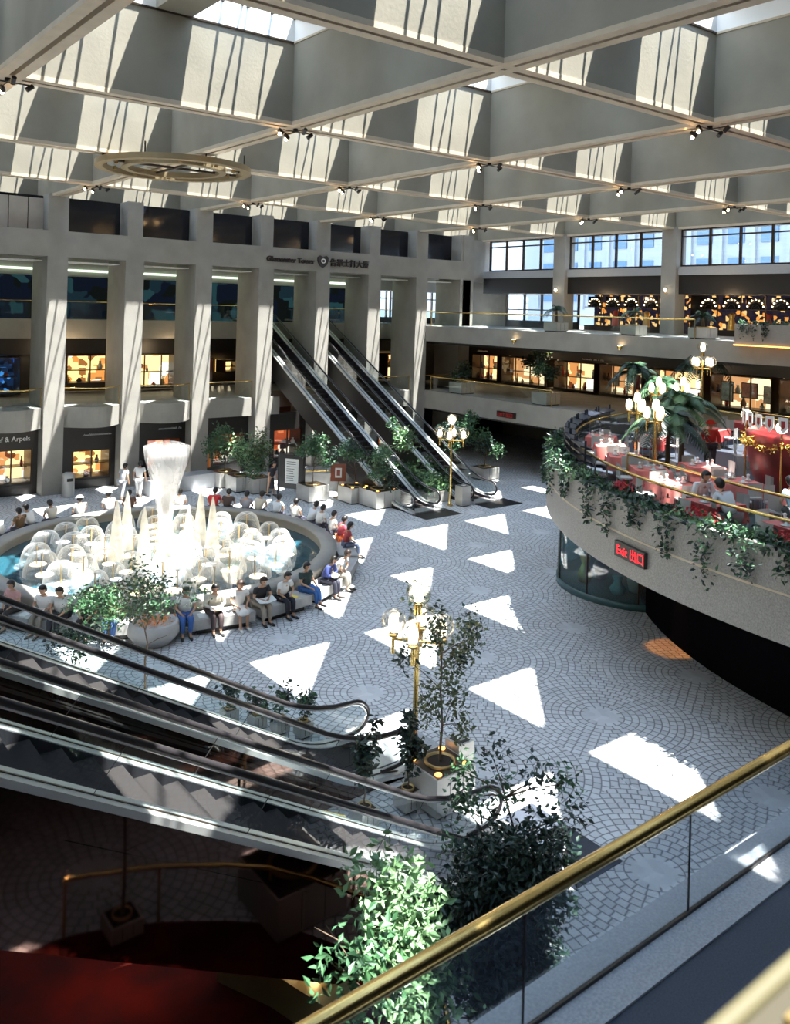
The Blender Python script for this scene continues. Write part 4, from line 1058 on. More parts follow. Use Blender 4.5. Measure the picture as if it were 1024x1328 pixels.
    if legs == 'trousers':
        vs = [V['pel']-Vector((0, 0, .01))]; rr = [(.175, .14)]; ed = []
        for n in ('l', 'r'):
            a = len(vs); vs += [V['hip'+n], V['kn'+n], V['kn'+n].lerp(V['an'+n], .88)]; rr += [.112, .08, .062]; ed += [(0, a), (a, a+1), (a+1, a+2)]
        append_mesh(lo, skinmesh(vs, ed, rr, 0, bm_), bm_); lo.build('trousers', t)
    else:
        kn = (V['knl']+V['knr'])/2; end = kn+((V['anl']+V['anr'])/2-kn)*.35
        vs = [V['pel'], (V['hipl']+V['hipr'])/2, kn, end]; rr = [(.15, .12), (.19, .11), (.2, .09), (.2, .11)]
        append_mesh(lo, skinmesh(vs, [(0, 1), (1, 2), (2, 3)], rr, 0, bm_), bm_); lo.build('skirt', t)
    # shoes
    smt = cmat(shoes, 'shoe')
    for n in ('l', 'r'):
        m = MB(); a, e = V['an'+n], V['to'+n]; m.tube([a+Vector((-.05, 0, -.045)), a+Vector((.02, 0, -.035)), e+Vector((0, 0, .0)), e+Vector((.06, 0, -.005))], .04, smt, 10, rs=[.035, .042, .038, .02]); m.build('shoe', t)
    t.scale = (scale*1.1, scale*1.2, scale*1.02)
    return t
W = (.78, .77, .74)
def seated(deg, **k):
    a = math.radians(deg); return person(loc=(FC[0]+6.85*math.cos(a), FC[1]+6.85*math.sin(a), 0), rz=a, **k)
near = [
 (208, dict(label='person in a pinkish top at the far left of the near bench', top=(.55, .3, .28), bottom=(.05, .04, .04))),
 (217.5, dict(label='person in a white patterned shirt at the left of the near bench', top=W, bottom=(.3, .25, .2), hold=1)),
 (222, dict(label='dark haired person in a pale top beside the left shrub', top=(.6, .6, .58), bottom=(.04, .04, .05))),
 (229, dict(label='person in dark clothes behind the left shrub', top=(.05, .04, .04), bottom=(.04, .03, .03))),
 (235, dict(label='person in a dark patterned shirt and jeans beside the round planter', top=(.10, .09, .09), bottom=(.06, .14, .35), lean=.2)),
 (252, dict(label='person in a white shirt and blue jeans behind the thin ficus', top=W, bottom=(.04, .12, .36))),
 (259, dict(label='person in a beige shirt and dark trousers reading, right of the ficus', top=(.58, .54, .44), bottom=(.06, .04, .04), hold=1, sleeves='long')),
 (265.5, dict(label='woman in a white dress sitting on the near bench', top=W, bottom=W, legs='skirt', hair=hair_grey, long_hair=True, shoes=(.75, .73, .7))),
 (271.5, dict(label='person in a black shirt and khaki trousers reading a newspaper', top=(.015, .015, .02), bottom=(.36, .31, .25), hold=2, hair=hair_grey, lean=.16)),
 (278.5, dict(label='person in a white shirt and black trousers leaning forward on the bench', top=W, bottom=(.012, .014, .025), lean=.2)),
 (288, dict(label='person in a dark green shirt and blue jeans leaning back on the bench', top=(.03, .06, .06), bottom=(.05, .16, .42), lean=-.02, cross=True, sleeves='short')),
 (297, dict(label='person in a navy jacket reading on the near right bench', top=(.025, .04, .16), bottom=(.03, .03, .05), hold=1, lean=.22, sleeves='long')),
 (304, dict(label='person in a white shirt and khaki trousers bent forward behind the navy jacket', top=W, bottom=(.42, .38, .32), lean=.3, hair=hair_grey)),
 (335, dict(label='person in a red top and jeans with long hair at the right of the fountain', top=(.42, .06, .07), bottom=(.16, .2, .3), long_hair=True, sleeves='short')),
 (343, dict(label='person in a crimson top and orange trousers at the right of the fountain', top=(.5, .07, .10), bottom=(.75, .16, .04))),
]
for a, k in near: 
    o = seated(a, **k)
    if k.get('hold'):
        p = thing('newspaper' if k['hold'] == 2 else 'book', 'open %s held by the %s' % ('newspaper' if k['hold'] == 2 else 'book', {217.5: 'person in a white patterned shirt', 259: 'person in the beige shirt', 271.5: 'person in the black shirt', 297: 'person in the navy jacket'}[a]), 'newspaper' if k['hold'] == 2 else 'book', tuple(o.location), o.rotation_euler[2])
        s = .3 if k['hold'] == 2 else .2
        m = MB(); zz = .46+.09+.25
        m.add([(.30, -s, zz+.02), (.30+s*.9, -s, zz-.06), (.30+s*.9, 0, zz-.10), (.30, 0, zz-.02), (.30+s*.9, s, zz-.06), (.30, s, zz+.02)], [(0, 1, 2, 3), (3, 2, 4, 5)], paper)
        m.add([(.30, -s, zz+.012), (.30+s*.9, -s, zz-.068), (.30+s*.9, 0, zz-.108), (.30, 0, zz-.028), (.30+s*.9, s, zz-.068), (.30, s, zz+.012)], [(3, 2, 1, 0), (5, 4, 2, 3)], paper)
        m.build('pages', p)
farp = [(351, W, 'in a white shirt beside the crimson top at the far rim'), (0.5, W, 'in a white shirt leaning on the far rim at its right end', ), (6, (.7, .72, .75), 'small figure in pale blue near the right of the far rim'), (14, W, 'in a white tee shirt with dark mark on the far rim'),
 (23, (.72, .76, .8), 'in a pale blue shirt in front of the notice board'), (31, (.62, .56, .45), 'in a cream top on the far rim beside the pale blue shirt'), (36, (.35, .35, .4), 'in a grey top on the far rim'), (43.5, (.09, .06, .05), 'in a dark brown top on the far rim'),
 (49, (.62, .04, .04), 'in a bright red top on the far rim'), (61.5, W, 'in white just right of the plume on the far rim'), (79.5, (.16, .08, .05), 'in a brown top left of the plume on the far rim'), (86.5, W, 'in a white shirt with a pale cap left of the plume'),
 (97.5, W, 'in white with a white hat on the far left rim'), (108, (.66, .6, .5), 'bending person in cream on the far left rim'), (116.5, W, 'in a white shirt second from the left trio'), (121.5, (.22, .13, .06), 'in a brown jacket within the left trio'), (130.5, W, 'in a white shirt at the left edge of the far rim')]
for i, (a, c, lb) in enumerate(farp):
    seated(a, label='person '+lb if not lb.startswith(('small', 'bending')) else lb, top=c, bottom=(.06, .06, .09), lean=.05+.1*(i % 3), hat=(.8, .78, .72) if a in (86.5, 97.5) else None, look=.15)
person('dark haired woman in a dark dress standing by the notice board', (22.4, 38.6, 0), -1.2, (.03, .03, .04), (.03, .03, .04), pose='stand', legs='skirt', long_hair=True)
person('standing figure in pale grey, left one of the pair near the columns', (15.7, 41.6, 0), .4, (.6, .62, .66), (.5, .5, .54), pose='stand')
person('standing figure in white, right one of the pair near the columns', (16.6, 41.7, 0), .9, W, (.6, .6, .6), pose='stand')
# things lying on the bench
for (a, r, lb, mt, s) in ((252.5+3.8, 6.9, 'white paper lying on the bench beside the beige shirt', paper, .2), (282.6, 6.9, 'yellow magazine lying on the bench beside the green shirt', yellow_mag, .16), (212, 6.95, 'white paper lying at the left end of the near bench', paper, .2)):
    aa = math.radians(a); o = MB().box(-s, s, -s*.7, s*.7, 0, .012, mt).build('magazine', None, (FC[0]+r*math.cos(aa), FC[1]+r*math.sin(aa), .462), aa); tag(o, lb, 'magazine')

# ------------------------------------------------------------------ restaurant terrace
TC = (35.0, 7.5); TR = 17.6
a0, a1 = math.radians(-75-180+140), math.radians(0)
def arc(r, d0, d1, n=60): return [(TC[0]+r*math.cos(math.radians(d0+(d1-d0)*i/n)), TC[1]+r*math.sin(math.radians(d0+(d1-d0)*i/n))) for i in range(n+1)]
DEG0, DEG1 = 82, 262
o_ = arc(TR, DEG0, DEG1, 90)
b = MB(); b.prism([(UE+1, TC[1]+TR*.99)]+arc(TR-.35, DEG0, DEG1, 90)+[(UE+1, -9.9)], 3.3, Z2, granite_dark); struct(b.build('floor'))
b = MB()
path = [(p[0], p[1], 0) for p in o_]
b.sweep(path, [(0, 3.05), (0, 4.06), (-.02, 4.06), (-.02, 4.12), (.0, 4.12), (.0, 5.0), (-.12, 5.0), (-.12, 4.7), (-.62, 4.7), (-.62, 4.9), (-.70, 4.9), (-.70, 3.05)], parapet_stone)
b.sweep(path, [(.012, 4.07), (.012, 4.12), (-.01, 4.12), (-.01, 4.07)], concrete_beam_edge)
struct(b.build('wall_terrace_parapet'))
b = MB(); b.prism(arc(TR-.72, DEG0, DEG1, 60)+[(UE+1, -9.8), (UE+1, 24)], 3.28, 3.295, shade_black); b.sweep([(p[0], p[1], 0) for p in arc(TR-3.2, DEG0, DEG1, 60)], [(0, 0), (0, 3.28), (-.3, 3.28), (-.3, 0)], shade_black); struct(b.build('shade_wall_under_terrace'))  # black soffit and inner wall added to deepen the shade under the terrace
balustrade('low brass rail curving along the restaurant terrace edge', arc(TR-.95, 84, 250, 70), Z2, h=1.0, group='restaurant rails', posts=False)
# greenery of the parapet trough
def pol(r, d, z): return (TC[0]+r*math.cos(math.radians(d)), TC[1]+r*math.sin(math.radians(d)), z)
R = random.Random(77); m = MB()
for _ in range(9000):
    d = R.uniform(100, 215); 
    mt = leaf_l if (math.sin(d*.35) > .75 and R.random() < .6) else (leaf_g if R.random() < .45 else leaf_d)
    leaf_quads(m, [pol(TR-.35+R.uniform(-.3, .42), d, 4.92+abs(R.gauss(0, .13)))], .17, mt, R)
tag(m.build('trough_greenery'), 'low leafy greenery filling the terrace parapet trough', 'plants', kind='stuff')
names = []
for i, d in enumerate([128, 134, 140, 147, 153, 157, 161, 165, 169, 172.5, 176, 180, 184, 188, 193]):
    m = MB(); L = R.uniform(.55, 1.35)
    for _ in range(110):
        q = R.random(); leaf_quads(m, [pol(TR+.1+R.uniform(-.04, .1), d+R.gauss(0, .75)*(1-.5*q), 5.02-q*L)], .15, leaf_d if R.random() < .65 else leaf_g, R)
    tag(m.build('trailing_plant'), 'plant trailing over the terrace parapet, %s from the far end' % ORD[i], 'trailing plant', 'trailing plants on the terrace parapet')
red_fl = pbsdf('red_flower', (.55, .03, .04), .6)
for i, d in enumerate((156, 166.5, 175.5)):
    m = MB(); leaf_quads(m, [pol(TR-.5+R.uniform(-.2, .2), d+R.gauss(0, .9), 5.05+R.random()*.2) for _ in range(150)], .12, red_fl, R)
    tag(m.build('red_flowers'), 'patch of red flowers in the parapet trough, %s' % ['below the pink tables', 'in front of the two diners', 'at the right edge'][i], 'flowers', 'red flower patches')
# red LED exit sign on the parapet
dA = math.degrees(math.atan2(13.55-TC[1], 18.0-TC[0])) % 360
px, py, _ = pol(TR+.05, dA, 0); rz = math.radians(dA)+PI/2
t = thing('exit_sign', 'black sign with glowing red letters on the terrace parapet', 'sign', (px, py, 3.5), rz)
MB().box(-.66, .66, -.04, .06, 0, .4, black_paint).build('sign_box', t)
text_mesh('Exit 出口', .32, led_red, (-.56, -.05, .09), FACE_V, .004, 'lettering', t)
# black louvre stands along the terrace far end
lou = pbsdf('louvre_black', (.022, .028, .045), .3)
for i in range(8):
    d = 106+i*5.2; x, y, _ = pol(TR-.75, d, 0)
    t = thing('louvre_screen', 'black slatted screen on the terrace edge, %s from the gallery end' % ORD[i], 'screen', (x, y, Z2+.45), math.radians(d)+PI/2, 'slatted screens on the terrace edge')
    m = MB()
    for k in range(4): m.box(-.66, .66, -.2, .2, -.02, .03, lou, Matrix.Translation((0, 0, .12+k*.22)) @ Matrix.Rotation(-.25, 4, 'X'))
    m.build('slats', t)
    for s in (-1, 1): MB().box(s*.62-.02, s*.62+.02, -.05, .02, -.4, 1.0, lou).build('side_frame', t)
# tables and chairs
def mk_table():
    t = thing('restaurant_table', 'x', 'table')
    MB().box(-.5, .5, -.5, .5, .70, .735, bark).build('tabletop', t)
    MB().cyl(0, 0, .03, .70, .04, steel, 10).cyl(0, 0, 0, .03, .28, steel, 14).build('pedestal', t)
    return t
def mk_cloth(mat_side, mat_top):
    m = MB(); n = 24; s = .53
    def sq(k, r, z, wv=0):
        a = 2*PI*k/n; c, d = math.cos(a), math.sin(a); q = r/max(abs(c), abs(d)); w = 1+wv*math.sin(6*a)
        return (c*q*w, d*q*w, z)
    vs = [sq(k, s, .745) for k in range(n)]+[sq(k, s+.03, .55, .02) for k in range(n)]+[sq(k, s+.05, .30, .04) for k in range(n)]
    m.add(vs, [tuple(range(n))], mat_top); m.add(vs, [(i, n+i, n+(i+1) % n, (i+1) % n) for i in range(n)]+[(n+i, 2*n+i, 2*n+(i+1) % n, n+(i+1) % n) for i in range(n)], mat_side, True)
    return m.mesh('tablecloth')
cl_pink = mk_cloth(cloth_pink, cloth_pink); cl_red = mk_cloth(cloth_red, pbsdf('rose_cloth', (.6, .16, .14), .8))
put_table = proto(mk_table)
def mk_chair():
    t = thing('restaurant_chair', 'x', 'chair'); wh = pbsdf('chair_white', (.62, .62, .6), .5)
    MB().box(-.22, .22, -.22, .22, .43, .47, wh).build('seat', t)
    m = MB(); m.add([(x*1., .20+.04*(1-abs(x)/.22), z) for z in (.5, .88) for x in (-.22, -.1, 0, .1, .22)], [(i, i+1, i+6, i+5) for i in range(4)]+[(i+5, i+6, i+1, i) for i in range(4)], wh); m.build('backrest', t)
    for x in (-.19, .19):
        for y in (-.19, .19): MB().cyl(x, y, 0, .43 if y < 0 else .6, .016, steel, 8).build('leg', t)
    return t
put_chair = proto(mk_chair)
def mk_glass():
    t = thing('wine_glass', 'x', 'glass')
    MB().lathe([(.032, .0), (.004, .01), (.004, .08), (.03, .12), (.034, .17), (.028, .2)], glass_dome, 10).build('bowl', t); return t
put_glass = proto(mk_glass)
plate_me = MB().lathe([(0, 0), (.08, .0), (.13, .02), (.135, .024), (0, .01)], porcelain, 18).mesh('plate')
napkin_me = MB().lathe([(.07, 0), (.03, .08), (.05, .16), (0, .19)], cloth_white, 8, smooth=False).mesh('napkin')
tabs = [((30.6, 21.3), 'far end table', 1), ((28.4, 19.9), 'second row table', 1), ((26.6, 20.9), 'farthest edge table', 0), ((25.1, 19.3), 'second louvre side table', 0), ((23.7, 17.6), 'third louvre side table', 0), ((22.4, 15.7), 'edge table past the last louvre', 0), ((21.0, 14.0), 'edge table left of the diners', 0),
        ((24.4, 15.2), 'left table behind the partition', 0), ((23.0, 13.2), 'middle table behind the partition', 0), ((22.3, 11.0), 'right table behind the partition', 0), ((19.85, 12.0), 'table between the diners', 1), ((19.3, 9.6), 'lower right corner table', 1),
        ((36.3, 20.6), 'table beside the back rail', 1), ((31.8, 22.2), 'table at the foot of the far palm', 1), ((32.8, 20.0), 'table behind the big palm', 1), ((29.6, 16.0), 'table beside the red waiter', 0)]
sides = ['inward of', 'on the far side of', 'rimward of', 'on the near side of']
R = random.Random(31)
for i, ((x, y), lb, red) in enumerate(tabs):
    rz = R.uniform(-.15, .15)+math.atan2(y-TC[1], x-TC[0])
    put_table((x, y, Z2), rz, 'restaurant table under its cloth, the '+lb, 'restaurant tables')
    o = bpy.data.objects.new('tablecloth', cl_red if red else cl_pink); C.objects.link(o); o.location = (x, y, Z2); o.rotation_euler[2] = rz
    tag(o, ('dark red' if red else 'pink')+' tablecloth on the '+lb, 'tablecloth', 'restaurant tablecloths')
    for k in range(4):
        a = rz+k*PI/2
        if i in (10,) and k in (1, 3): continue
        put_chair((x+.78*math.cos(a), y+.78*math.sin(a), Z2), a-PI/2, 'white chair %s the %s' % (sides[k], lb), 'restaurant chairs')
        if i < 12:
            c, s = math.cos(a), math.sin(a)
            o = bpy.data.objects.new('plate', plate_me); C.objects.link(o); o.location = (x+.33*c, y+.33*s, Z2+.747); tag(o, 'white plate %s the %s' % (sides[k], lb), 'plate', 'plates on the restaurant tables')
            o = bpy.data.objects.new('napkin', napkin_me); C.objects.link(o); o.location = (x+.33*c, y+.33*s, Z2+.76); tag(o, 'folded white napkin %s the %s' % (sides[k], lb), 'napkin', 'folded napkins')
            put_glass((x+.3*c-.17*s, y+.3*s+.17*c, Z2+.747), 0, 'wine glass %s the %s' % (sides[k], lb), 'wine glasses')
def diner(label, x, y, face, **k):
    return person(label, (x, y, Z2), face, pose='sit', **k)
diner('diner in a white shirt leaning over the table on the terrace', 20.3, 12.75, -2.0, top=W, bottom=(.1, .1, .12), lean=.22, sleeves='long')
diner('diner in a pale grey shirt bent over the table on the terrace', 19.4, 11.25, 1.3, top=(.6, .62, .63), bottom=(.1, .1, .1), lean=.28, sleeves='long')
diner('diner in a light blue shirt at the right edge of the terrace', 21.4, 10.7, 1.2, top=(.35, .55, .75), bottom=(.1, .1, .1), lean=.1)
person('waiter in a red jacket and red hat standing on the terrace', (27.6, 16.9, Z2), -2.6, (.6, .03, .02), (.04, .02, .03), pose='stand', sleeves='long', hat=(.6, .03, .02))
# brass partition rail inside the restaurant
balustrade('straight brass partition rail between the restaurant tables', [(22.2, 16.4), (20.6, 11.4), (20.2, 9.2)], Z2, h=1.1, group='restaurant rails')
balustrade('brass rail at the back of the restaurant before the picture shops', [(37.5, 24.3), (35.4, 17.0), (34.6, 13.0)], Z2, h=1.05, group='restaurant rails')
# red draped stall with garland and shields
velvet = pbsdf('red_velvet', (.24, .014, .014), .35, col2=(.10, .008, .008), scale=1.5)
gold_g = pbsdf('gold_tinsel', (.75, .52, .12), .35, metal=.7)
t = thing('buffet_stall', 'round red draped stall with gold garlands on the restaurant terrace', 'stall', (26.3, 12.5, Z2), 0)
m = MB(); m.lathe([(1.6, 0), (1.85, .6), (2.0, 1.3), (2.05, 1.9), (1.95, 2.0), (0, 2.02)], velvet, 28); m.build('draped_body', t)
m = MB(); R = random.Random(9)
for k in range(60):
    a = 2*PI*k/60; zz = 1.78-.22*abs(math.sin(a*5)); leaf_quads(m, [(2.1*math.cos(a)+R.gauss(0, .04), 2.1*math.sin(a)+R.gauss(0, .04), zz+R.gauss(0, .06)) for _ in range(14)], .12, gold_g, R)
m.build('garland', t)
for k in range(10):
    a = PI*.62+k*.2; x, y = 2.15*math.cos(a), 2.15*math.sin(a)
    M_ = Matrix.Translation((x, y, 2.35)) @ Matrix.Rotation(a+PI/2, 4, 'Z') @ Matrix.Rotation(PI/2, 4, 'X')
    p = MB().prism([(-.14, .22), (-.14, -.1), (0, -.25), (.14, -.1), (.14, .22)], -.01, .01, porcelain, M_)
    p.prism([(-.06, .12), (-.06, -.05), (0, -.13), (.06, -.05), (.06, .12)], .011, .014, cloth_red, M_).build('shield_pennant', t)
MB().tube([(2.15*math.cos(PI*.55+q*.1), 2.15*math.sin(PI*.55+q*.1), 2.62) for q in range(22)], .012, brass, 5).build('pennant_line', t)
# palms and restaurant lamps
palm('large dark palm in the middle of the restaurant', (25.2, 17.0, Z2), 1.7, 2.0, 44, [palm_g, leaf_d, leaf_d], 81)
palm('pale fronded palm behind the large dark palm', (26.9, 17.6, Z2), 2.2, 1.9, 34, [palm_g, leaf_l, palm_g], 82)
palm('bushy palm at the far end of the terrace', (33.4, 22.9, Z2), 2.2, 1.8, 34, [palm_g, leaf_l, leaf_g], 83)
palm('tall dark palm in front of the picture gallery shops', (38.3, 24.0, Z2), 3.2, 2.0, 40, [leaf_d, leaf_d, palm_g], 84)
palm('palm between the terrace lamps and the clothes windows', (36.3, 26.5, Z2), 2.5, 1.8, 34, [palm_g, leaf_d], 85)
for (lb, p, H) in (('globe lamp cluster high above the back of the terrace', (34.8, 21.8, Z2), 2.9), ('three globe lamp left of the tall dark palm', (29.8, 20.6, Z2), 2.2), ('three globe lamp right beside the tall dark palm', (30.9, 20.2, Z2), 2.2), ('globe lamp behind the big palm on the left', (25.1, 18.2, Z2), 2.0), ('globe lamp nearest the big dark palm', (23.6, 16.4, Z2), 2.0)):
    if 'high' in lb: globe_lamp(lb, p, H=3.1, gr=.24, R=.42, arms=4, group='restaurant globe lamps')
    else: globe_lamp(lb, p, H=H, gr=.14, R=.28, arms=3, top=True, z_top=.35, group='restaurant globe lamps')
for (lb, p) in (('single globe lamp above the shield pennants on the left', (26.6, 15.0, Z2)), ('single globe lamp above the shield pennants on the right', (24.3, 12.6, Z2))):
    t = thing('globe_lamp', lb, 'lamp', p, 0, 'restaurant globe lamps'); MB().cyl(0, 0, 0, 2.1, .03, brass, 10).build('pole', t); MB().ball(0, 0, 2.25, .17, bulb_soft, 14).build('globe', t)

# planters along the galleries
for i, (x, y) in enumerate([(38.3, 41.5), (38.4, 34.3)]):
    tree(['bushy plant in the steel planter near the corner on the lower gallery', 'tall dark bush in the steel planter at the end of the lower gallery'][i], (x, y, Z2), 2.6 if i else 1.9, (.7, .7, .8), 900, .2, [leaf_d, leaf_g], 90+i, box=(1.2, .75), tr=.03, uplights=False)
tree('tall dark tree before the furniture window on the lower gallery', (42.5, 38.6, Z2), 3.0, (.9, .9, 1.0), 1100, .22, [leaf_d, leaf_ol], 92, tr=.04)
for i, (x, y, h) in enumerate([(38.1, 33.4, 2.1), (38.1, 28.0, 2.0), (38.1, 23.9, 1.8)]):
    palm(['thin palm beside the first sconce column of the upper gallery', 'low palm on the middle of the upper gallery', 'low palm by the right end of the upper rail'][i], (x, y, Z3), h*.6, 1.1, 14, [palm_g, leaf_d], 95+i, box=(1.0, .55), group='upper gallery palms')
# sconces
def sconce(lb, p, rz=PI):
    t = thing('wall_sconce', lb, 'wall lamp', p, rz, 'globe sconces'); MB().tube([(0, 0, 0), (.18, 0, -.05), (.28, 0, .05)], .025, brass, 6).build('bracket', t)
    MB().ball(.28, 0, .22, .2, glass_dome, 16).build('globe', t); MB().ball(.28, 0, .2, .1, bulb_soft, 12).build('lamp_bulb', t)
sconce('globe sconce on the first upper gallery column from the corner', (UR-.55, 38.84, 11.2)); sconce('globe sconce on the second upper gallery column', (UR-.55, 30.28, 11.2))
for lb, y in (('brass uplight on the upper gallery edge nearer the corner', 35.9), ('brass uplight on the upper gallery edge nearer the middle', 28.2)):
    t = thing('wall_uplight', lb, 'wall lamp', (UE-.02, y, 8.2), PI, 'fascia uplights'); MB().lathe([(.02, -.25), (.12, -.15), (.14, 0)], brass, 14, Matrix.Translation((.16, 0, 0))).build('shade', t); MB().cyl(.16, 0, -.04, .01, .11, bulb, 12).build('lamp_bulb', t)

# glass pod on the ground under the terrace
t = thing('glass_pod', 'curved glass showcase standing under the terrace edge', 'showcase', (26.4, 18.9, 0))
teal_g = glassy('teal_glass', (.35, .6, .62), .12)
MB().lathe([(2.9, .2), (2.9, 2.9)], teal_g, 40, smooth=True).build('glass_wall', t); MB().lathe([(0, 0), (2.95, 0), (2.95, .22), (0, .22)], pbsdf('teal_plinth', (.05, .12, .13), .3), 40).build('plinth', t); MB().lathe([(2.7, 2.9), (2.95, 2.9), (2.95, 3.02), (2.7, 3.02)], soot, 40).build('head_ring', t)
for k in range(10): MB().cyl(2.9*math.cos(k*PI/5), 2.9*math.sin(k*PI/5), .2, 2.9, .03, bronze, 6).build('mullion', t)
for (x, y, h, mt, nm) in ((-1.9, .9, .9, display_items[3], 'gold'), (-1.3, -.8, 1.3, display_items[1], 'cream'), (-2.0, -.6, .6, cmat((.2, .6, .6), 'teal'), 'teal'), (-1.1, .8, 1.5, display_items[4], 'dark')):
    t2 = thing('display_vase', nm+' ware standing inside the curved glass showcase', 'vase', (26.4+x, 18.9+y, .22)); MB().lathe([(0, 0), (.2, 0), (.28, h*.3), (.12, h*.7), (.2, h), (0, h)], mt, 14).build('vase_body', t2)

# ------------------------------------------------------------------ ceiling ring and spotlights
t = thing('ring_chandelier', 'double ring chandelier hanging under the roof beams', 'chandelier', (13.12, 30.35, 14.75))
for r, w in ((2.68, .15), (1.78, .13)):
    m = MB(); m.lathe([(r-w, 0), (r+w, 0), (r+w, .2), (r-w, .2), (r-w, 0)], pbsdf('ring_bronze', (.34, .27, .16), .4, metal=.5), 72, smooth=False); m.build('ring', t)
for k in range(8): MB().cyl(2.68*math.cos(k*PI/4), 2.68*math.sin(k*PI/4), .2, .6, .03, bronze, 6).build('hanger', t)
MB().tube([(-2.6, 0, .12), (2.6, 0, .12)], .05, bronze, 6).tube([(0, -2.6, .12), (0, 2.6, .12)], .05, bronze, 6).build('cross_bar', t)
for k in range(10): 
    a = 2*PI*k/10; MB().cyl(2.2*math.cos(a), 2.2*math.sin(a), -.0, .12, .07, brass_dull, 8).build('downlight', t)
def mk_spot():
    t = thing('spotlight_cluster', 'x', 'spotlights')
    MB().tube([(-.75, 0, -.12), (.75, 0, -.12)], .025, black_paint, 6).tube([(0, -.75, -.12), (0, .75, -.12)], .025, black_paint, 6).cyl(0, 0, -.12, 0, .1, black_paint, 10).build('mounting_bar', t)
    for (x, y, lit) in ((-.7, 0, 1), (0, .7, 1), (.7, 0, 0), (0, -.7, 0)):
        m = MB(); M_ = Matrix.Translation((x, y, -.2)) @ Matrix.Rotation(.9, 4, Vector((-y+.001, x, 0)).normalized())
        m.cyl(0, 0, -.14, .12, .085, black_paint, 12, M=M_)
        h = m.build('spot_head', t); 
        if lit: MB().ball(x*1.05, y*1.05, -.32, .07, spotlit, 10).build('lamp_face', h)
    t.scale = (.72, .72, .72)
    return t
put_spot = proto(mk_spot)
rows = ['nearest', 'second', 'third', 'fourth', 'fifth']
for i in range(0, 5):
    for j in range(1, 5):
        if i == 1 and j == 3: continue
        if (i, j) in ((1, 1),): continue
        put_spot((GU+i*PU, GV+j*PV, ZB), .0, 'spotlights where the %s long beam from the left meets the %s cross beam' % (ORD[i], ORD[j-1]), 'ceiling spotlights')

# ------------------------------------------------------------------ outside: pale office tower
t = thing('office_building', 'pale office tower seen through the upper right windows', 'building', (95, 20, -10))
m = MB(); m.box(0, 10, -60, 70, 0, 55, outdoor_white)
m.build('walls', t)
wm = MB()
for k in range(30):
    for z in range(6, 14): wm.box(-.15, 0, -58+k*4.2, -56.2+k*4.2+.3, z*3.6, z*3.6+1.9, outdoor_glass); wm.box(-.4, 0, -55.3+k*4.2, -54.9+k*4.2, z*3.6-1, z*3.6+2.6, outdoor_white)
wm.build('windows', t)
t = thing('office_building', 'lower pale block outside beyond the corner windows', 'building', (56, 110, -10))
MB().box(0, 60, 0, 10, 0, 40, outdoor_white).build('walls', t)
o = MB().box(-60, 200, -100, 160, -10.5, -10, asphalt).build('street_ground'); struct(o)
o = MB().box(50, 50.3, -10, 56, 0, 8.75, concrete).box(48, 48.2, -10, 38.6, 8.75, 12.3, soot); struct(o.build('wall_right'))

# ------------------------------------------------------------------ lights
def area(name, loc, size, power, col, rot=(0, 0, 0)):
    l = bpy.data.lights.new(name, 'AREA'); l.energy = power; l.size = size; l.color = col
    o = bpy.data.objects.new(name, l); C.objects.link(o); o.location = loc; o.rotation_euler = rot; return o
def point(name, loc, power, col, r=.15):
    l = bpy.data.lights.new(name, 'POINT'); l.energy = power; l.color = col; l.shadow_soft_size = r
    o = bpy.data.objects.new(name, l); C.objects.link(o); o.location = loc; return o
WARM = (1., .72, .42)
SUN = bpy.data.lights.new('sun', 'SUN'); SUN.energy = 22; SUN.angle = .0095; SUN.color = (1., .97, .90)
so = bpy.data.objects.new('sun', SUN); C.objects.link(so)
d = Vector((-.1255, .218, -1.)).normalized(); so.rotation_euler = d.to_track_quat('-Z', 'Y').to_euler(); so.location = (10, 10, 40)
for (x, y, z) in ((15, 47.9, 7), (21, 48.3, 7), (42.5, 45, 7.2), (43, 38, 7.2), (43, 30, 7.2), (43, 24, 7.2)): point('shop_lamp', (x, y, z), 60, WARM)
for (x, y) in ((43.5, 36), (43.5, 27), (43.5, 20)): point('shop_lamp', (x, y, 11.0), 40, WARM)
point('lamp_glow', (11.25, 13.33, 4.1), 60, (1, .85, .6), .3); point('lamp_glow', (28.91, 32.0, 4.3), 50, (1, .85, .6), .3)
for k in range(6):
    a = k*PI/3; point('pool_glow', (FC[0]+3*math.cos(a), FC[1]+3*math.sin(a), .65), 34, (1., .86, .62), .4)
point('pool_glow', (FC[0], FC[1], 1.2), 220, (1., .9, .7), .4)
l = bpy.data.lights.new('plume_light', 'SPOT'); l.energy = 5000; l.color = (1., .95, .86); l.spot_size = .75; l.spot_blend = .8; l.shadow_soft_size = .2
o = bpy.data.objects.new('plume_light', l); C.objects.link(o); o.location = (FC[0], FC[1], .6); o.rotation_euler = (PI, 0, 0)
l = bpy.data.lights.new('soffit_spot', 'SPOT'); l.energy = 160; l.color = (1., .35, .06); l.spot_size = .5; l.spot_blend = .4; l.shadow_soft_size = .05
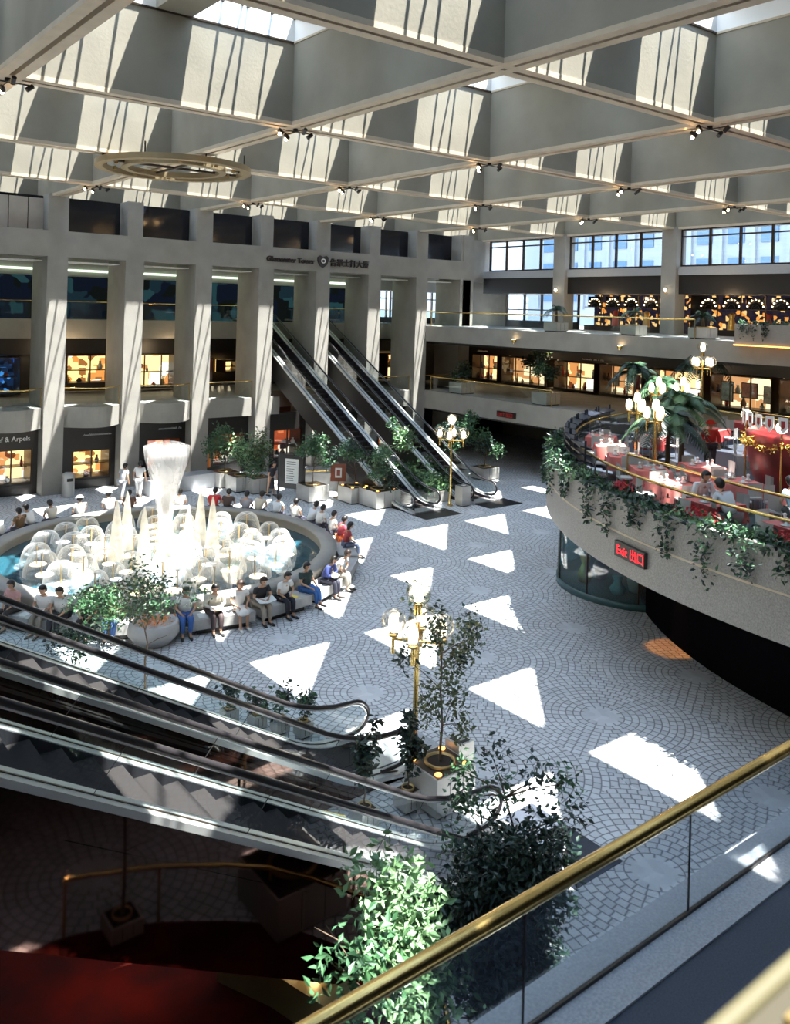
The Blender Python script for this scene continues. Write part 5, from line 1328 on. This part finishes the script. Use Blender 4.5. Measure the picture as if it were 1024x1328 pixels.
o = bpy.data.objects.new('soffit_spot', l); C.objects.link(o); o.location = (22.2, 14.7, 3.2)
l = bpy.data.lights.new('well_lamp', 'SPOT'); l.energy = 38; l.color = (1., .35, .14); l.spot_size = 1.2; l.spot_blend = 1.
o = bpy.data.objects.new('well_lamp', l); C.objects.link(o); o.location = (4.6, 11.8, 2.0)

# ------------------------------------------------------------------ world
w = bpy.data.worlds.new('sky'); sc.world = w; w.use_nodes = True; nt = w.node_tree; nt.nodes.clear()
out = N(nt, 'ShaderNodeOutputWorld'); bg = N(nt, 'ShaderNodeBackground')
tc = N(nt, 'ShaderNodeTexCoord'); sp = N(nt, 'ShaderNodeSeparateXYZ'); nt.links.new(tc.outputs['Generated'], sp.inputs[0])
rp = N(nt, 'ShaderNodeValToRGB'); rp.color_ramp.elements[0].color = (.85, .93, 1., 1); rp.color_ramp.elements[1].color = (.42, .65, 1., 1)
nt.links.new(sp.outputs[2], rp.inputs[0]); nt.links.new(rp.outputs[0], bg.inputs[0]); bg.inputs[1].default_value = 4.5
nt.links.new(bg.outputs[0], out.inputs[0])

# ------------------------------------------------------------------ camera
cam = bpy.data.cameras.new('camera'); co = bpy.data.objects.new('camera', cam); C.objects.link(co); sc.camera = co
YU, ROLL = .9062, .027
fwd = Vector((math.cos(YU), math.sin(YU), 0)); right = Vector((math.sin(YU), -math.cos(YU), 0)); up = Vector((0, 0, 1))
r2 = right*math.cos(ROLL)+up*math.sin(ROLL); u2 = up*math.cos(ROLL)-right*math.sin(ROLL)
M = Matrix((r2, u2, -fwd)).transposed().to_4x4(); M.translation = Vector((0, 0, 9.8)); co.matrix_world = M
cam.sensor_fit = 'AUTO'; cam.sensor_width = 36; cam.lens = 1108.6/1328*36
cam.shift_y = -(664-401.3)/1328; cam.shift_x = 0
cam.clip_start = .05; cam.clip_end = 400
cam.dof.use_dof = True; cam.dof.focus_distance = 28; cam.dof.aperture_fstop = 2.6
sc.view_settings.view_transform = 'Standard'; sc.view_settings.look = 'None'; sc.view_settings.gamma = 1; sc.view_settings.exposure = .7
